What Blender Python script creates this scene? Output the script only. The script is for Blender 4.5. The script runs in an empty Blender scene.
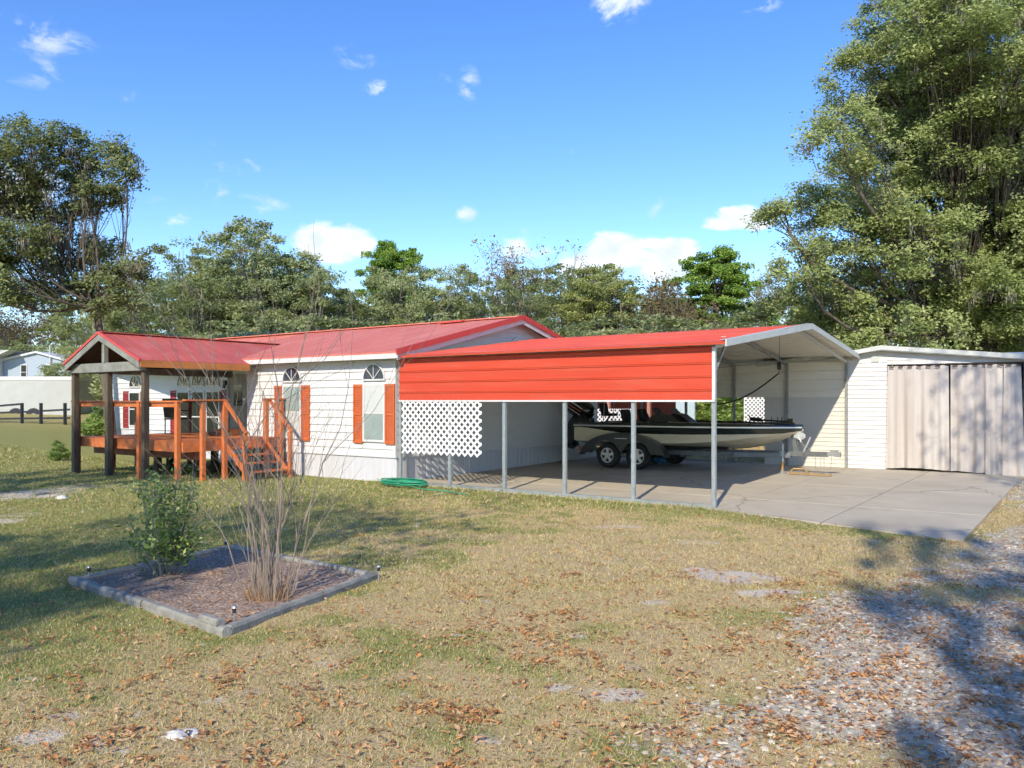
import bpy, math, random
import numpy as np
from mathutils import Vector, Matrix
random.seed(7)
sc = bpy.context.scene
COL = sc.collection
R = math.radians

# ------------------------------------------------------------ camera, sky, sun, exposure
CAM = (5.43, -13.46, 1.85)
A_, B_ = 0.8101, 0.5863            # camera heading: right = (A_,B_), forward = (-B_,A_)
FPX = 815.0
def at(X, Y):                       # metres right / ahead of the viewing spot -> world x, y
    return (CAM[0] + X*A_ - Y*B_, CAM[1] + X*B_ + Y*A_)
cam_d = bpy.data.cameras.new('camera'); cam = bpy.data.objects.new('camera', cam_d); COL.objects.link(cam)
cam.location = CAM; cam.rotation_euler = (R(90), 0, math.atan2(B_, A_))
cam_d.sensor_width = 36; cam_d.lens = FPX/1024*36; cam_d.shift_y = 17/1024
cam_d.clip_start = 0.1; cam_d.clip_end = 4000
sc.camera = cam

SUN_EL, SUN_AZ = R(33), math.atan2(0.288, -0.958)      # azimuth clockwise from +Y, towards the sun
sv = Vector((math.sin(SUN_AZ)*math.cos(SUN_EL), math.cos(SUN_AZ)*math.cos(SUN_EL), math.sin(SUN_EL)))
sun_d = bpy.data.lights.new('sun', 'SUN'); sun_d.energy = 2.9; sun_d.angle = R(0.6); sun_d.color = (1.0, 0.89, 0.72)
sun = bpy.data.objects.new('sun', sun_d); COL.objects.link(sun); sun.rotation_euler = sv.to_track_quat('Z', 'Y').to_euler()

world = bpy.data.worlds.new('World'); sc.world = world; world.use_nodes = True
def build_world():
    nt = world.node_tree; N = nt.nodes; L = nt.links
    bg = N['Background']; bg.inputs[1].default_value = 0.15
    sky = N.new('ShaderNodeTexSky'); sky.sky_type = 'NISHITA'; sky.sun_disc = False
    sky.sun_elevation = SUN_EL; sky.sun_rotation = SUN_AZ
    sky.air_density = 1.0; sky.dust_density = 0.05; sky.ozone_density = 3.0
    tc = N.new('ShaderNodeTexCoord')
    nz = N.new('ShaderNodeTexNoise'); nz.inputs['Scale'].default_value = 22; nz.inputs['Detail'].default_value = 8; nz.inputs['Roughness'].default_value = .6; nz.inputs['Distortion'].default_value = .4
    cm = N.new('ShaderNodeMapping'); cm.inputs['Scale'].default_value = (1,1,1.7); L.new(tc.outputs['Generated'], cm.inputs[0]); L.new(cm.outputs[0], nz.inputs['Vector'])
    # clouds: fixed places on the sky given as compass bearing and height above the horizon
    def cloud_dir(px, py):
        x, y = (px-512)/FPX, (401-py)/FPX
        d = Vector((x*A_-B_, x*B_+A_, y)); d.normalize(); return d
    #        px   py   w   h  strength
    clouds = [(333,241,42,21,1.5),(352,240,26,19,1.5),(318,236,22,12,1.1),(330,252,36,13,1.0),
              (640,256,48,20,1.5),(612,250,38,20,1.5),(670,252,36,15,1.4),(600,266,52,22,1.2),(655,272,48,18,1.2),(527,246,26,14,.6),
              (740,218,34,13,1.4),(722,222,26,9,1.2),(757,222,22,10,1.2),
              (356,56,16,10,.5),(378,90,12,9,.5),(350,50,14,7,.4),(468,84,10,14,.45),(443,80,9,7,.4),(237,165,22,9,.45),(212,152,9,9,.3),
              (215,192,11,11,.4),(170,218,13,7,.45),(262,207,20,13,.3),(28,34,34,14,.42),(40,72,24,12,.25),(620,6,22,16,.8),(760,2,18,9,.6),
              (467,214,10,7,.5),(655,208,12,9,.3),(567,152,6,4,.2),(128,98,8,6,.2),(8,182,34,26,.8),(145,205,30,14,.2),(500,300,60,14,.3),(170,270,90,16,.25)]
    dens = None
    def m(op, a, b=None, c=None):
        n = N.new('ShaderNodeMath'); n.operation = op
        for i, s in enumerate((a, b, c)):
            if s is None: continue
            if isinstance(s, (int, float)): n.inputs[i].default_value = s
            else: L.new(s, n.inputs[i])
        return n.outputs[0]
    nv = N.new('ShaderNodeVectorMath'); nv.operation = 'NORMALIZE'; L.new(tc.outputs['Generated'], nv.inputs[0])
    for px, py, w, h, s in clouds:
        if s >= .9: w, h = w*.74, h*.78
        d = cloud_dir(px, py); rt = Vector((d.y, -d.x, 0)).normalized(); up = rt.cross(d)
        def dot(v):
            n = N.new('ShaderNodeVectorMath'); n.operation = 'DOT_PRODUCT'; L.new(nv.outputs[0], n.inputs[0]); n.inputs[1].default_value = v; return n.outputs['Value']
        k = FPX*(1/math.sqrt(1+((px-512)/FPX)**2))*1.0
        x = dot(tuple(rt*(k/w))); y = dot(tuple(up*(FPX/h))); f = dot(tuple(d))
        r2 = m('ADD', m('MULTIPLY', x, x), m('MULTIPLY', y, y))
        v = m('MULTIPLY', m('SUBTRACT', 1.0, m('MULTIPLY', r2, .55)), s)
        v = m('MULTIPLY', v, m('GREATER_THAN', f, 0))
        dens = v if dens is None else m('MAXIMUM', dens, v)
    nn = m('MULTIPLY', m('SUBTRACT', nz.outputs['Fac'], .5), 2.0)
    e = m('ADD', dens, m('MULTIPLY', nn, 1.9))
    mr = N.new('ShaderNodeMapRange'); mr.interpolation_type = 'SMOOTHSTEP'
    mr.inputs[1].default_value = .10; mr.inputs[2].default_value = 1.05; mr.inputs[3].default_value = 0; mr.inputs[4].default_value = 1
    L.new(e, mr.inputs[0])
    gate = m('MULTIPLY', mr.outputs[0], m('MINIMUM', m('MAXIMUM', m('MULTIPLY', dens, 1.9), 0), 1))
    mx = N.new('ShaderNodeMix'); mx.data_type = 'RGBA'
    # saturate the clear sky a little, as a winter high-pressure sky is
    hs = N.new('ShaderNodeHueSaturation'); hs.inputs['Saturation'].default_value = SKY_SAT; hs.inputs['Value'].default_value = SKY_VAL; hs.inputs['Hue'].default_value = .513
    L.new(sky.outputs[0], hs.inputs['Color'])
    L.new(gate, mx.inputs[0]); L.new(hs.outputs[0], mx.inputs[6])
    n3 = N.new('ShaderNodeTexNoise'); n3.inputs['Scale'].default_value = 30; n3.inputs['Detail'].default_value = 5; L.new(cm.outputs[0], n3.inputs['Vector'])
    cr = N.new('ShaderNodeValToRGB'); cr.color_ramp.elements[0].position = .36; cr.color_ramp.elements[1].position = .6
    cr.color_ramp.elements[0].color = (.78,.82,.88,1); cr.color_ramp.elements[1].color = (1,1,1,1); L.new(n3.outputs['Fac'], cr.inputs[0])
    vm = N.new('ShaderNodeVectorMath'); vm.operation = 'MULTIPLY'; L.new(cr.outputs[0], vm.inputs[0]); vm.inputs[1].default_value = (3.7,3.95,4.2); L.new(vm.outputs[0], mx.inputs[7])
    L.new(mx.outputs[2], bg.inputs[0])
SKY_SAT, SKY_VAL = 1.25, .84
build_world()
sc.view_settings.view_transform = 'Standard'; sc.view_settings.look = 'None'
sc.view_settings.exposure = 1.0; sc.view_settings.gamma = 1.0
sc.view_settings.use_curve_mapping = False
sc.cycles.adaptive_threshold = .04; sc.cycles.adaptive_min_samples = 16; sc.cycles.max_bounces = 3; sc.cycles.diffuse_bounces = 3; sc.cycles.glossy_bounces = 2; sc.cycles.transmission_bounces = 2; sc.cycles.transparent_max_bounces = 6

# ------------------------------------------------------------ materials
def mat(name, col, rough=.6, metal=0., var=.0, vscale=6., var2=None, bump=0., bscale=40., spec=.5, coat=0., stretch=(1,1,1), dirt=None, dscale=1.5, damt=.5):
    m = bpy.data.materials.new(name); m.use_nodes = True; nt = m.node_tree; N = nt.nodes; L = nt.links
    p = N['Principled BSDF']; p.inputs['Base Color'].default_value = (*col, 1); p.inputs['Roughness'].default_value = rough
    p.inputs['Metallic'].default_value = metal; p.inputs['Specular IOR Level'].default_value = spec; p.inputs['Coat Weight'].default_value = coat
    tc = N.new('ShaderNodeTexCoord'); mp = N.new('ShaderNodeMapping'); mp.inputs['Scale'].default_value = stretch
    L.new(tc.outputs['Object'], mp.inputs[0])
    last = None
    if var > 0:
        nz = N.new('ShaderNodeTexNoise'); nz.inputs['Scale'].default_value = vscale; nz.inputs['Detail'].default_value = 6; nz.inputs['Roughness'].default_value = .62
        L.new(mp.outputs[0], nz.inputs[0])
        rp = N.new('ShaderNodeValToRGB'); c2 = var2 or tuple(c*(1-var) for c in col); c1 = tuple(min(1, c*(1+var*.5)) for c in col)
        rp.color_ramp.elements[0].position = .3; rp.color_ramp.elements[1].position = .7
        rp.color_ramp.elements[0].color = (*c2, 1); rp.color_ramp.elements[1].color = (*c1, 1)
        L.new(nz.outputs['Fac'], rp.inputs[0]); last = rp.outputs[0]
    if dirt:
        n2 = N.new('ShaderNodeTexNoise'); n2.inputs['Scale'].default_value = dscale; n2.inputs['Detail'].default_value = 8; n2.inputs['Roughness'].default_value = .7
        L.new(mp.outputs[0], n2.inputs[0])
        r2 = N.new('ShaderNodeMapRange'); r2.inputs[1].default_value = .5; r2.inputs[2].default_value = .75; r2.inputs[3].default_value = 0; r2.inputs[4].default_value = damt
        L.new(n2.outputs['Fac'], r2.inputs[0])
        mx = N.new('ShaderNodeMix'); mx.data_type = 'RGBA'; L.new(r2.outputs[0], mx.inputs[0])
        if last: L.new(last, mx.inputs[6])
        else: mx.inputs[6].default_value = (*col, 1)
        mx.inputs[7].default_value = (*dirt, 1); last = mx.outputs[2]
    if last: L.new(last, p.inputs['Base Color'])
    if bump > 0:
        nb = N.new('ShaderNodeTexNoise'); nb.inputs['Scale'].default_value = bscale; nb.inputs['Detail'].default_value = 5
        L.new(mp.outputs[0], nb.inputs[0]); bp = N.new('ShaderNodeBump'); bp.inputs['Strength'].default_value = bump; bp.inputs['Distance'].default_value = .02
        L.new(nb.outputs['Fac'], bp.inputs['Height']); L.new(bp.outputs[0], p.inputs['Normal'])
    return m
def ramp_mat(name, stops, rough=.8, trans=0., bump=0., spec=.3):
    """colour from the per-piece attribute 'tone' (0..1)"""
    m = bpy.data.materials.new(name); m.use_nodes = True; nt = m.node_tree; N = nt.nodes; L = nt.links
    p = N['Principled BSDF']; p.inputs['Roughness'].default_value = rough; p.inputs['Specular IOR Level'].default_value = spec
    at_ = N.new('ShaderNodeAttribute'); at_.attribute_name = 'tone'
    rp = N.new('ShaderNodeValToRGB'); cr = rp.color_ramp
    while len(cr.elements) < len(stops): cr.elements.new(.5)
    for e, (pos, c) in zip(cr.elements, stops): e.position = pos; e.color = (*c, 1)
    L.new(at_.outputs['Fac'], rp.inputs[0]); L.new(rp.outputs[0], p.inputs['Base Color'])
    if trans > 0:
        t = N.new('ShaderNodeBsdfTranslucent'); hs = N.new('ShaderNodeHueSaturation'); hs.inputs['Value'].default_value = 1.3; hs.inputs['Saturation'].default_value = 1.15
        L.new(rp.outputs[0], hs.inputs['Color']); L.new(hs.outputs[0], t.inputs[0])
        mx = N.new('ShaderNodeMixShader'); mx.inputs[0].default_value = trans
        L.new(p.outputs[0], mx.inputs[1]); L.new(t.outputs[0], mx.inputs[2]); L.new(mx.outputs[0], N['Material Output'].inputs[0])
    return m
M = {}
M['siding'] = mat('white_vinyl_siding', (.62,.62,.61), .5, var=.05, vscale=2, dirt=(.55,.55,.50), dscale=1.2, damt=.35, stretch=(1,1,3))
M['siding_shaded'] = mat('shade_toned_white_siding', (.60,.58,.51), .55, var=.05, vscale=3, dirt=(.42,.4,.33), damt=.3)  # white siding toned cream: the beige of its shaded stretch is in the colour
M['skirt'] = mat('white_skirting', (.54,.54,.56), .5, var=.05, vscale=2, dirt=(.42,.40,.33), dscale=1.4, damt=.4, stretch=(1,1,.4))
M['white'] = mat('white_trim_paint', (.60,.60,.59), .45, var=.05, vscale=5, dirt=(.5,.5,.46), dscale=2.2, damt=.3)
M['lattice'] = mat('white_lattice_plastic', (.72,.72,.72), .5)
M['roofred'] = mat('faded_red_metal_roof', (.60,.185,.13), .6, var=.12, vscale=2.0, var2=(.53,.145,.10), dirt=(.68,.33,.25), dscale=.9, damt=.55, spec=.6, stretch=(1.2,.35,1))
M['roofpink'] = mat('faded_red_porch_roof', (.50,.11,.08), .6, var=.2, vscale=1.5, var2=(.42,.09,.07), dirt=(.42,.24,.20), dscale=1.6, damt=.6, spec=.4)
M['panelred'] = mat('red_carport_panel', (.54,.058,.022), .5, var=.10, vscale=1.4, dirt=(.50,.13,.08), dscale=2.0, damt=.5, bump=.35, bscale=1.1, spec=.5, stretch=(.3,1,3))
M['rooforange'] = mat('sun_faded_red_carport_roof', (.56,.075,.035), .5, var=.15, vscale=1.2, var2=(.47,.07,.04), dirt=(.60,.20,.13), dscale=1.0, damt=.6, bump=.3, bscale=1.0, spec=.5, stretch=(.4,1.6,1))
M['redtrim'] = mat('red_metal_trim', (.52,.06,.05), .45)
M['galv'] = mat('galvanised_steel', (.42,.46,.46), .42, .55, var=.18, vscale=9, dirt=(.36,.33,.28), dscale=5, damt=.3)
M['galvdark'] = mat('dull_steel', (.30,.31,.30), .5, .3, var=.2, vscale=8)
M['underside'] = mat('bare_sheet_underside', (.72,.69,.58), .55, .0, var=.06, vscale=3)
M['trimgrey'] = mat('pale_grey_trim', (.52,.53,.49), .45, .1, var=.06, vscale=4)
M['concrete'] = None
M['orange'] = mat('orange_stained_wood', (.52,.155,.045), .6, var=.3, vscale=9, var2=(.48,.12,.025), bump=.3, stretch=(1,1,1))
M['orangefloor'] = mat('orange_deck_boards', (.58,.17,.05), .6, var=.3, vscale=7, bump=.2)
M['browndeck_shade'] = mat('brown_and_shaded_deck_wood', (.28,.085,.035), .6, var=.35, vscale=5)
M['shutter'] = mat('orange_shutter_paint', (.52,.115,.028), .5, var=.14, vscale=5)
M['shutterred'] = mat('dark_red_shutter_paint', (.26,.03,.03), .5, var=.1)
M['greypost'] = mat('weathered_grey_green_timber', (.11,.085,.055), .85, var=.45, vscale=8, stretch=(3,3,.5), bump=.4)
M['greybeam'] = mat('weathered_grey_beam', (.25,.255,.225), .85, var=.35, vscale=4, bump=.3)
M['darkwood'] = mat('dark_wood_and_shade', (.05,.035,.025), .8, var=.4)
M['fasciaorange'] = mat('orange_fascia_board', (.56,.20,.045), .6, var=.25, vscale=5, stretch=(1,.3,1))
M['glass'] = mat('dark_window_glass', (.018,.022,.022), .08, spec=.5, coat=.15)
M['glassblue'] = mat('bluish_window_glass', (.03,.035,.06), .15, spec=.4, coat=.2)
M['blind'] = mat('pale_window_blind', (.52,.54,.52), .35, coat=.5, spec=.6, var=.06, vscale=2, stretch=(1,1,9))
M['blindgreen'] = mat('grey_green_screened_glass', (.27,.33,.31), .3, coat=.5, spec=.6, var=.12, vscale=3)
M['door'] = mat('beige_door_paint', (.26,.21,.16), .5, var=.15, vscale=5)
M['black'] = mat('black_plastic', (.012,.012,.013), .35, spec=.6)
M['carpet'] = mat('dark_boat_carpet', (.02,.022,.02), .95, var=.3, vscale=20)
M['tyre'] = mat('black_tyre_rubber', (.022,.022,.022), .8)
M['rim'] = mat('silver_wheel_rim', (.70,.70,.68), .3, .6)
M['hub'] = mat('dark_hub', (.05,.05,.05), .4, .5)
M['hull'] = mat('cream_gelcoat', (.78,.70,.50), .22, coat=.6, var=.08, vscale=2.5, dirt=(.40,.30,.16), dscale=2.0, damt=.4, stretch=(.5,1,2))
M['hullstripe'] = mat('dark_green_metallic_gelcoat', (.025,.035,.03), .2, .3, coat=.8)
M['fender'] = mat('dark_grey_fender', (.045,.05,.048), .3, .3, coat=.3)
M['silver'] = mat('silver_rail', (.75,.75,.73), .3, .7)
M['trailer'] = mat('grey_trailer_steel', (.16,.17,.17), .5, .4, var=.25, vscale=10)
M['motor'] = mat('black_motor_cowling', (.012,.014,.016), .2, coat=.8)
M['motorstripe'] = mat('silver_motor_stripe', (.60,.58,.58), .3, .3)
M['motorred'] = mat('red_brown_motor_stripe', (.30,.09,.06), .35)
M['rusty'] = mat('rusty_jack_tube', (.42,.26,.09), .6, .3, var=.4, vscale=14)
M['blue'] = mat('blue_plastic', (.05,.20,.42), .5, var=.3, vscale=6)
M['hose'] = mat('green_hose', (.03,.30,.16), .4)
M['curtain'] = None
M['shedroof'] = mat('pale_mossy_roof_edge', (.50,.52,.48), .7, var=.35, vscale=5, var2=(.26,.30,.24))
M['timber'] = mat('weathered_landscape_timber', (.27,.265,.235), .9, var=.4, vscale=7, stretch=(1,1,1), bump=.5, dirt=(.30,.27,.2), dscale=3)
M['bark'] = mat('grey_brown_bark', (.13,.11,.085), .95, var=.5, vscale=5, bump=.6, bscale=12, stretch=(3,3,.7))
M['palebark'] = mat('pale_grey_bark', (.27,.25,.21), .95, var=.4, vscale=5, bump=.4, bscale=14)
M['barewood'] = mat('bare_grey_twigs', (.22,.195,.165), .95, var=.3, vscale=6)
M['myrtle'] = mat('tan_smooth_bark', (.27,.22,.17), .7, var=.45, vscale=5, var2=(.16,.13,.11), stretch=(1,1,1))
M['farhouse'] = mat('pale_blue_grey_siding', (.33,.40,.47), .6, var=.05)
M['farwhite'] = mat('white_trailer_skin', (.42,.44,.42), .5, var=.1, vscale=1.5)
M['fence'] = mat('black_board_fence', (.025,.028,.035), .8)
M['rock'] = mat('pale_limestone', (.62,.60,.55), .9, var=.25, vscale=12, bump=.6, bscale=25)
M['purplegrey'] = mat('pinkish_grey_brown_posts', (.40,.20,.14), .7, var=.2)
M['lightblue'] = mat('pale_blue_door_paint', (.45,.56,.58), .5, var=.1)

def concrete_mat():
    m = mat('old_concrete', (.47,.415,.32), .85, var=.12, vscale=2.2, dirt=(.29,.25,.19), dscale=.55, damt=.8, bump=.15, bscale=60)
    nt = m.node_tree; N = nt.nodes; L = nt.links; p = N['Principled BSDF']; src = p.inputs['Base Color'].links[0].from_socket
    tc = N.new('ShaderNodeTexCoord'); nz = N.new('ShaderNodeTexNoise'); nz.inputs['Scale'].default_value = 1.3; nz.inputs['Detail'].default_value = 6
    L.new(tc.outputs['Object'], nz.inputs['Vector']); ad = N.new('ShaderNodeVectorMath'); ad.operation = 'MULTIPLY_ADD'; ad.inputs[1].default_value = (.9,.9,0)
    L.new(nz.outputs['Color'], ad.inputs[0]); L.new(tc.outputs['Object'], ad.inputs[2])
    vo = N.new('ShaderNodeTexVoronoi'); vo.voronoi_dimensions = '2D'; vo.feature = 'DISTANCE_TO_EDGE'; vo.inputs['Scale'].default_value = .24; L.new(ad.outputs[0], vo.inputs['Vector'])
    mr = N.new('ShaderNodeMapRange'); mr.inputs[1].default_value = .0; mr.inputs[2].default_value = .008; mr.inputs[3].default_value = .6; mr.inputs[4].default_value = 0; L.new(vo.outputs['Distance'], mr.inputs[0])
    mx = N.new('ShaderNodeMix'); mx.data_type = 'RGBA'; L.new(mr.outputs[0], mx.inputs[0]); L.new(src, mx.inputs[6]); mx.inputs[7].default_value = (.13,.11,.085,1); L.new(mx.outputs[2], p.inputs['Base Color'])
    return m
M['concrete'] = concrete_mat()
def curtain_mat():
    m = bpy.data.materials.new('pinkish_canvas_curtain'); m.use_nodes = True; nt = m.node_tree; N = nt.nodes; L = nt.links
    p = N['Principled BSDF']; p.inputs['Roughness'].default_value = .9; p.inputs['Specular IOR Level'].default_value = .1
    tc = N.new('ShaderNodeTexCoord'); mp = N.new('ShaderNodeMapping'); mp.inputs['Scale'].default_value = (3.2, 1, .3); L.new(tc.outputs['Object'], mp.inputs[0])
    nz = N.new('ShaderNodeTexNoise'); nz.inputs['Scale'].default_value = 1.1; nz.inputs['Detail'].default_value = 4; L.new(mp.outputs[0], nz.inputs[0])
    rp = N.new('ShaderNodeValToRGB'); e = rp.color_ramp.elements; e[0].position = .30; e[0].color = (.42,.37,.33,1); e[1].position = .66; e[1].color = (.52,.49,.455,1)
    L.new(nz.outputs['Fac'], rp.inputs[0]); L.new(rp.outputs[0], p.inputs['Base Color']); return m
M['curtain'] = curtain_mat()

# ------------------------------------------------------------ mesh helpers
ORG = {}
def link(o, parent, org):
    COL.objects.link(o)
    if parent is not None:
        o.parent = parent; ORG[o.name] = ORG[parent.name]
    else:
        o.location = org; ORG[o.name] = Vector(org)
def tag(o, label=None, cat=None, group=None, kind=None):
    if label: o['label'] = label
    if cat: o['category'] = cat
    if group: o['group'] = group
    if kind: o['kind'] = kind
    return o
def thing(name, loc, label, cat, group=None):
    o = bpy.data.objects.new(name, None); o.empty_display_size = .3; COL.objects.link(o); o.location = loc; ORG[o.name] = Vector(loc)
    return tag(o, label, cat, group)
class MB:
    def __init__(s): s.v = []; s.f = []
    def add(s, vs, fs):
        n = len(s.v); s.v += [tuple(x) for x in vs]; s.f += [tuple(i+n for i in f) for f in fs]; return s
    def box(s, x0, y0, z0, x1, y1, z1):
        x0, x1 = min(x0,x1), max(x0,x1); y0, y1 = min(y0,y1), max(y0,y1); z0, z1 = min(z0,z1), max(z0,z1)
        return s.add([(x0,y0,z0),(x1,y0,z0),(x1,y1,z0),(x0,y1,z0),(x0,y0,z1),(x1,y0,z1),(x1,y1,z1),(x0,y1,z1)],
                     [(0,3,2,1),(4,5,6,7),(0,1,5,4),(1,2,6,5),(2,3,7,6),(3,0,4,7)])
    def beam(s, p, q, w, h, up=(0,0,1)):
        p, q = Vector(p), Vector(q); d = (q-p).normalized(); up = Vector(up)
        if abs(d.dot(up)) > .99: up = Vector((1,0,0))
        r = d.cross(up).normalized()*(w/2); u = r.cross(d).normalized()*(h/2)
        vs = [p-r-u, p+r-u, p+r+u, p-r+u, q-r-u, q+r-u, q+r+u, q-r+u]
        return s.add(vs, [(0,1,2,3),(7,6,5,4),(0,4,5,1),(1,5,6,2),(2,6,7,3),(3,7,4,0)])
    def prism(s, pts, d):            # closed polygon swept by vector d
        n = len(pts); d = Vector(d); a = [Vector(p) for p in pts]
        return s.add(a+[p+d for p in a], [tuple(range(n))[::-1], tuple(range(n, 2*n))]+[(i,(i+1)%n,(i+1)%n+n,i+n) for i in range(n)])
    def tube(s, pts, rad, n=6, cap=True):
        pts = [Vector(p) for p in pts]; k = len(pts)
        if isinstance(rad, (int, float)): rad = [rad]*k
        base = len(s.v); ref = Vector((0,0,1)); d0 = (pts[1]-pts[0]).normalized()
        if abs(d0.z) > .9: ref = Vector((1,0,0))
        u = d0.cross(ref).normalized()
        for i, p in enumerate(pts):
            d = (pts[min(i+1,k-1)]-pts[max(i-1,0)])
            d = d.normalized() if d.length > 1e-9 else d0
            u = (u-d*u.dot(d)); u = u.normalized() if u.length > 1e-6 else d.orthogonal().normalized(); w = d.cross(u)
            for j in range(n):
                a = 2*math.pi*j/n; s.v.append(tuple(p+(u*math.cos(a)+w*math.sin(a))*rad[i]))
        for i in range(k-1):
            for j in range(n):
                s.f.append((base+i*n+j, base+i*n+(j+1)%n, base+(i+1)*n+(j+1)%n, base+(i+1)*n+j))
        if cap:
            s.f.append(tuple(base+j for j in range(n))[::-1]); s.f.append(tuple(base+(k-1)*n+j for j in range(n)))
        return s
    def disc(s, c, axis, r, t, n=24, r0=0):
        c, ax = Vector(c), Vector(axis).normalized(); u = ax.orthogonal().normalized(); w = ax.cross(u)
        ring = lambda rr, off: [c+ax*off+(u*math.cos(2*math.pi*i/n)+w*math.sin(2*math.pi*i/n))*rr for i in range(n)]
        if r0 <= 0:
            return s.add(ring(r,-t/2)+ring(r,t/2), [tuple(range(n))[::-1], tuple(range(n,2*n))]+[(i,(i+1)%n,(i+1)%n+n,i+n) for i in range(n)])
        vs = ring(r,-t/2)+ring(r,t/2)+ring(r0,t/2)+ring(r0,-t/2)
        return s.add(vs, [(a*n+i, a*n+(i+1)%n, ((a+1)%4)*n+(i+1)%n, ((a+1)%4)*n+i) for a in range(4) for i in range(n)])
    def build(s, name, m, parent=None, org=(0,0,0), smooth=False, bevel=0):
        o_ = ORG[parent.name] if parent is not None else Vector(org)
        me = bpy.data.meshes.new(name); me.from_pydata([tuple(Vector(v)-o_) for v in s.v], [], s.f); me.update()
        me.materials.append(m); o = bpy.data.objects.new(name, me); link(o, parent, org)
        if smooth:
            me.polygons.foreach_set('use_smooth', [True]*len(me.polygons))
        if bevel:
            b = o.modifiers.new('bevel', 'BEVEL'); b.width = bevel; b.segments = 1; b.limit_method = 'ANGLE'; b.angle_limit = R(50)
        return o
def np_mesh(name, co, faces, m, tone=None, parent=None, org=(0,0,0), smooth=False, attrs=None):
    co = np.asarray(co, np.float32); faces = np.asarray(faces, np.int32)
    me = bpy.data.meshes.new(name); k = faces.shape[1]; o_ = ORG[parent.name] if parent is not None else Vector(org)
    me.vertices.add(len(co)); me.vertices.foreach_set('co', (co-np.array(o_, np.float32)).ravel())
    me.loops.add(faces.size); me.loops.foreach_set('vertex_index', faces.ravel())
    me.polygons.add(len(faces)); me.polygons.foreach_set('loop_start', np.arange(0, faces.size, k, dtype=np.int32))
    me.polygons.foreach_set('use_smooth', np.full(len(faces), smooth))
    me.update(calc_edges=True)
    at_ = dict(attrs or {})
    if tone is not None: at_['tone'] = tone
    for kx, val in at_.items():
        a = me.attributes.new(kx, 'FLOAT', 'POINT'); a.data.foreach_set('value', np.asarray(val, np.float32))
    me.materials.append(m); o = bpy.data.objects.new(name, me); link(o, parent, org); return o

# smooth value noise in numpy, shared by the soil colours, the grass and the litter
def vnoise(x, y, seed):
    xi, yi = np.floor(x).astype(np.int64), np.floor(y).astype(np.int64); xf, yf = x-xi, y-yi
    def h(a, b):
        n = (a*374761393 + b*668265263 + seed*1442695041) & 0xffffffff
        n = ((n ^ (n >> 13))*1274126177) & 0xffffffff; n = n ^ (n >> 16)
        return (n & 0xffff)/65535.0
    u, v = xf*xf*(3-2*xf), yf*yf*(3-2*yf)
    return (h(xi,yi)*(1-u)+h(xi+1,yi)*u)*(1-v)+(h(xi,yi+1)*(1-u)+h(xi+1,yi+1)*u)*v
def fbm(x, y, seed, oct=4, sc_=1.0):
    s = 0; a = 1; t = 0; f = sc_
    for i in range(oct): s = s+a*vnoise(x*f, y*f, seed+i); t += a; a *= .55; f *= 2.03
    return s/t
def sstep(a, b, x):
    t = np.clip((x-a)/(b-a), 0, 1); return t*t*(3-2*t)
def to_cam(x, y):
    dx, dy = x-CAM[0], y-CAM[1]; return dx*A_+dy*B_, -dx*B_+dy*A_

SLOPE = .011
SLAB = [(-7.50,-.10),(.05,-.10),(3.92,-1.15),(3.9,9.1),(-7.50,9.1)]
def in_slab(x, y, pad=0.0):
    top = 9.1+pad; low = np.where(x < 0, -.10, -.10-(x/3.92)*1.05)-pad
    return (x > -7.5-pad) & (x < 3.92+pad) & (y > low) & (y < top)
def ground_z(x, y):
    x = np.asarray(x, float); y = np.asarray(y, float)
    X, Y = to_cam(x, y); d = np.hypot(X, Y)
    z = SLOPE*np.clip(y, -1, 9)*sstep(-10, -6, x)
    rise = np.clip((d-27)/17, 0, 3.3)**1.35*.62
    und = (fbm(x, y, 3, 3, .35)-.5)*.16*sstep(1.5, 7, np.hypot(x+2, y+6)) * sstep(0,3,-y)
    near = (fbm(x, y, 5, 3, 3.0)-.5)*.035
    z = z+rise+und*.5+near-.01
    return np.where(in_slab(x, y, .03), np.minimum(z, SLOPE*y-.06), z)
def gz(x, y): return float(ground_z(np.array([x]), np.array([y]))[0])

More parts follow.
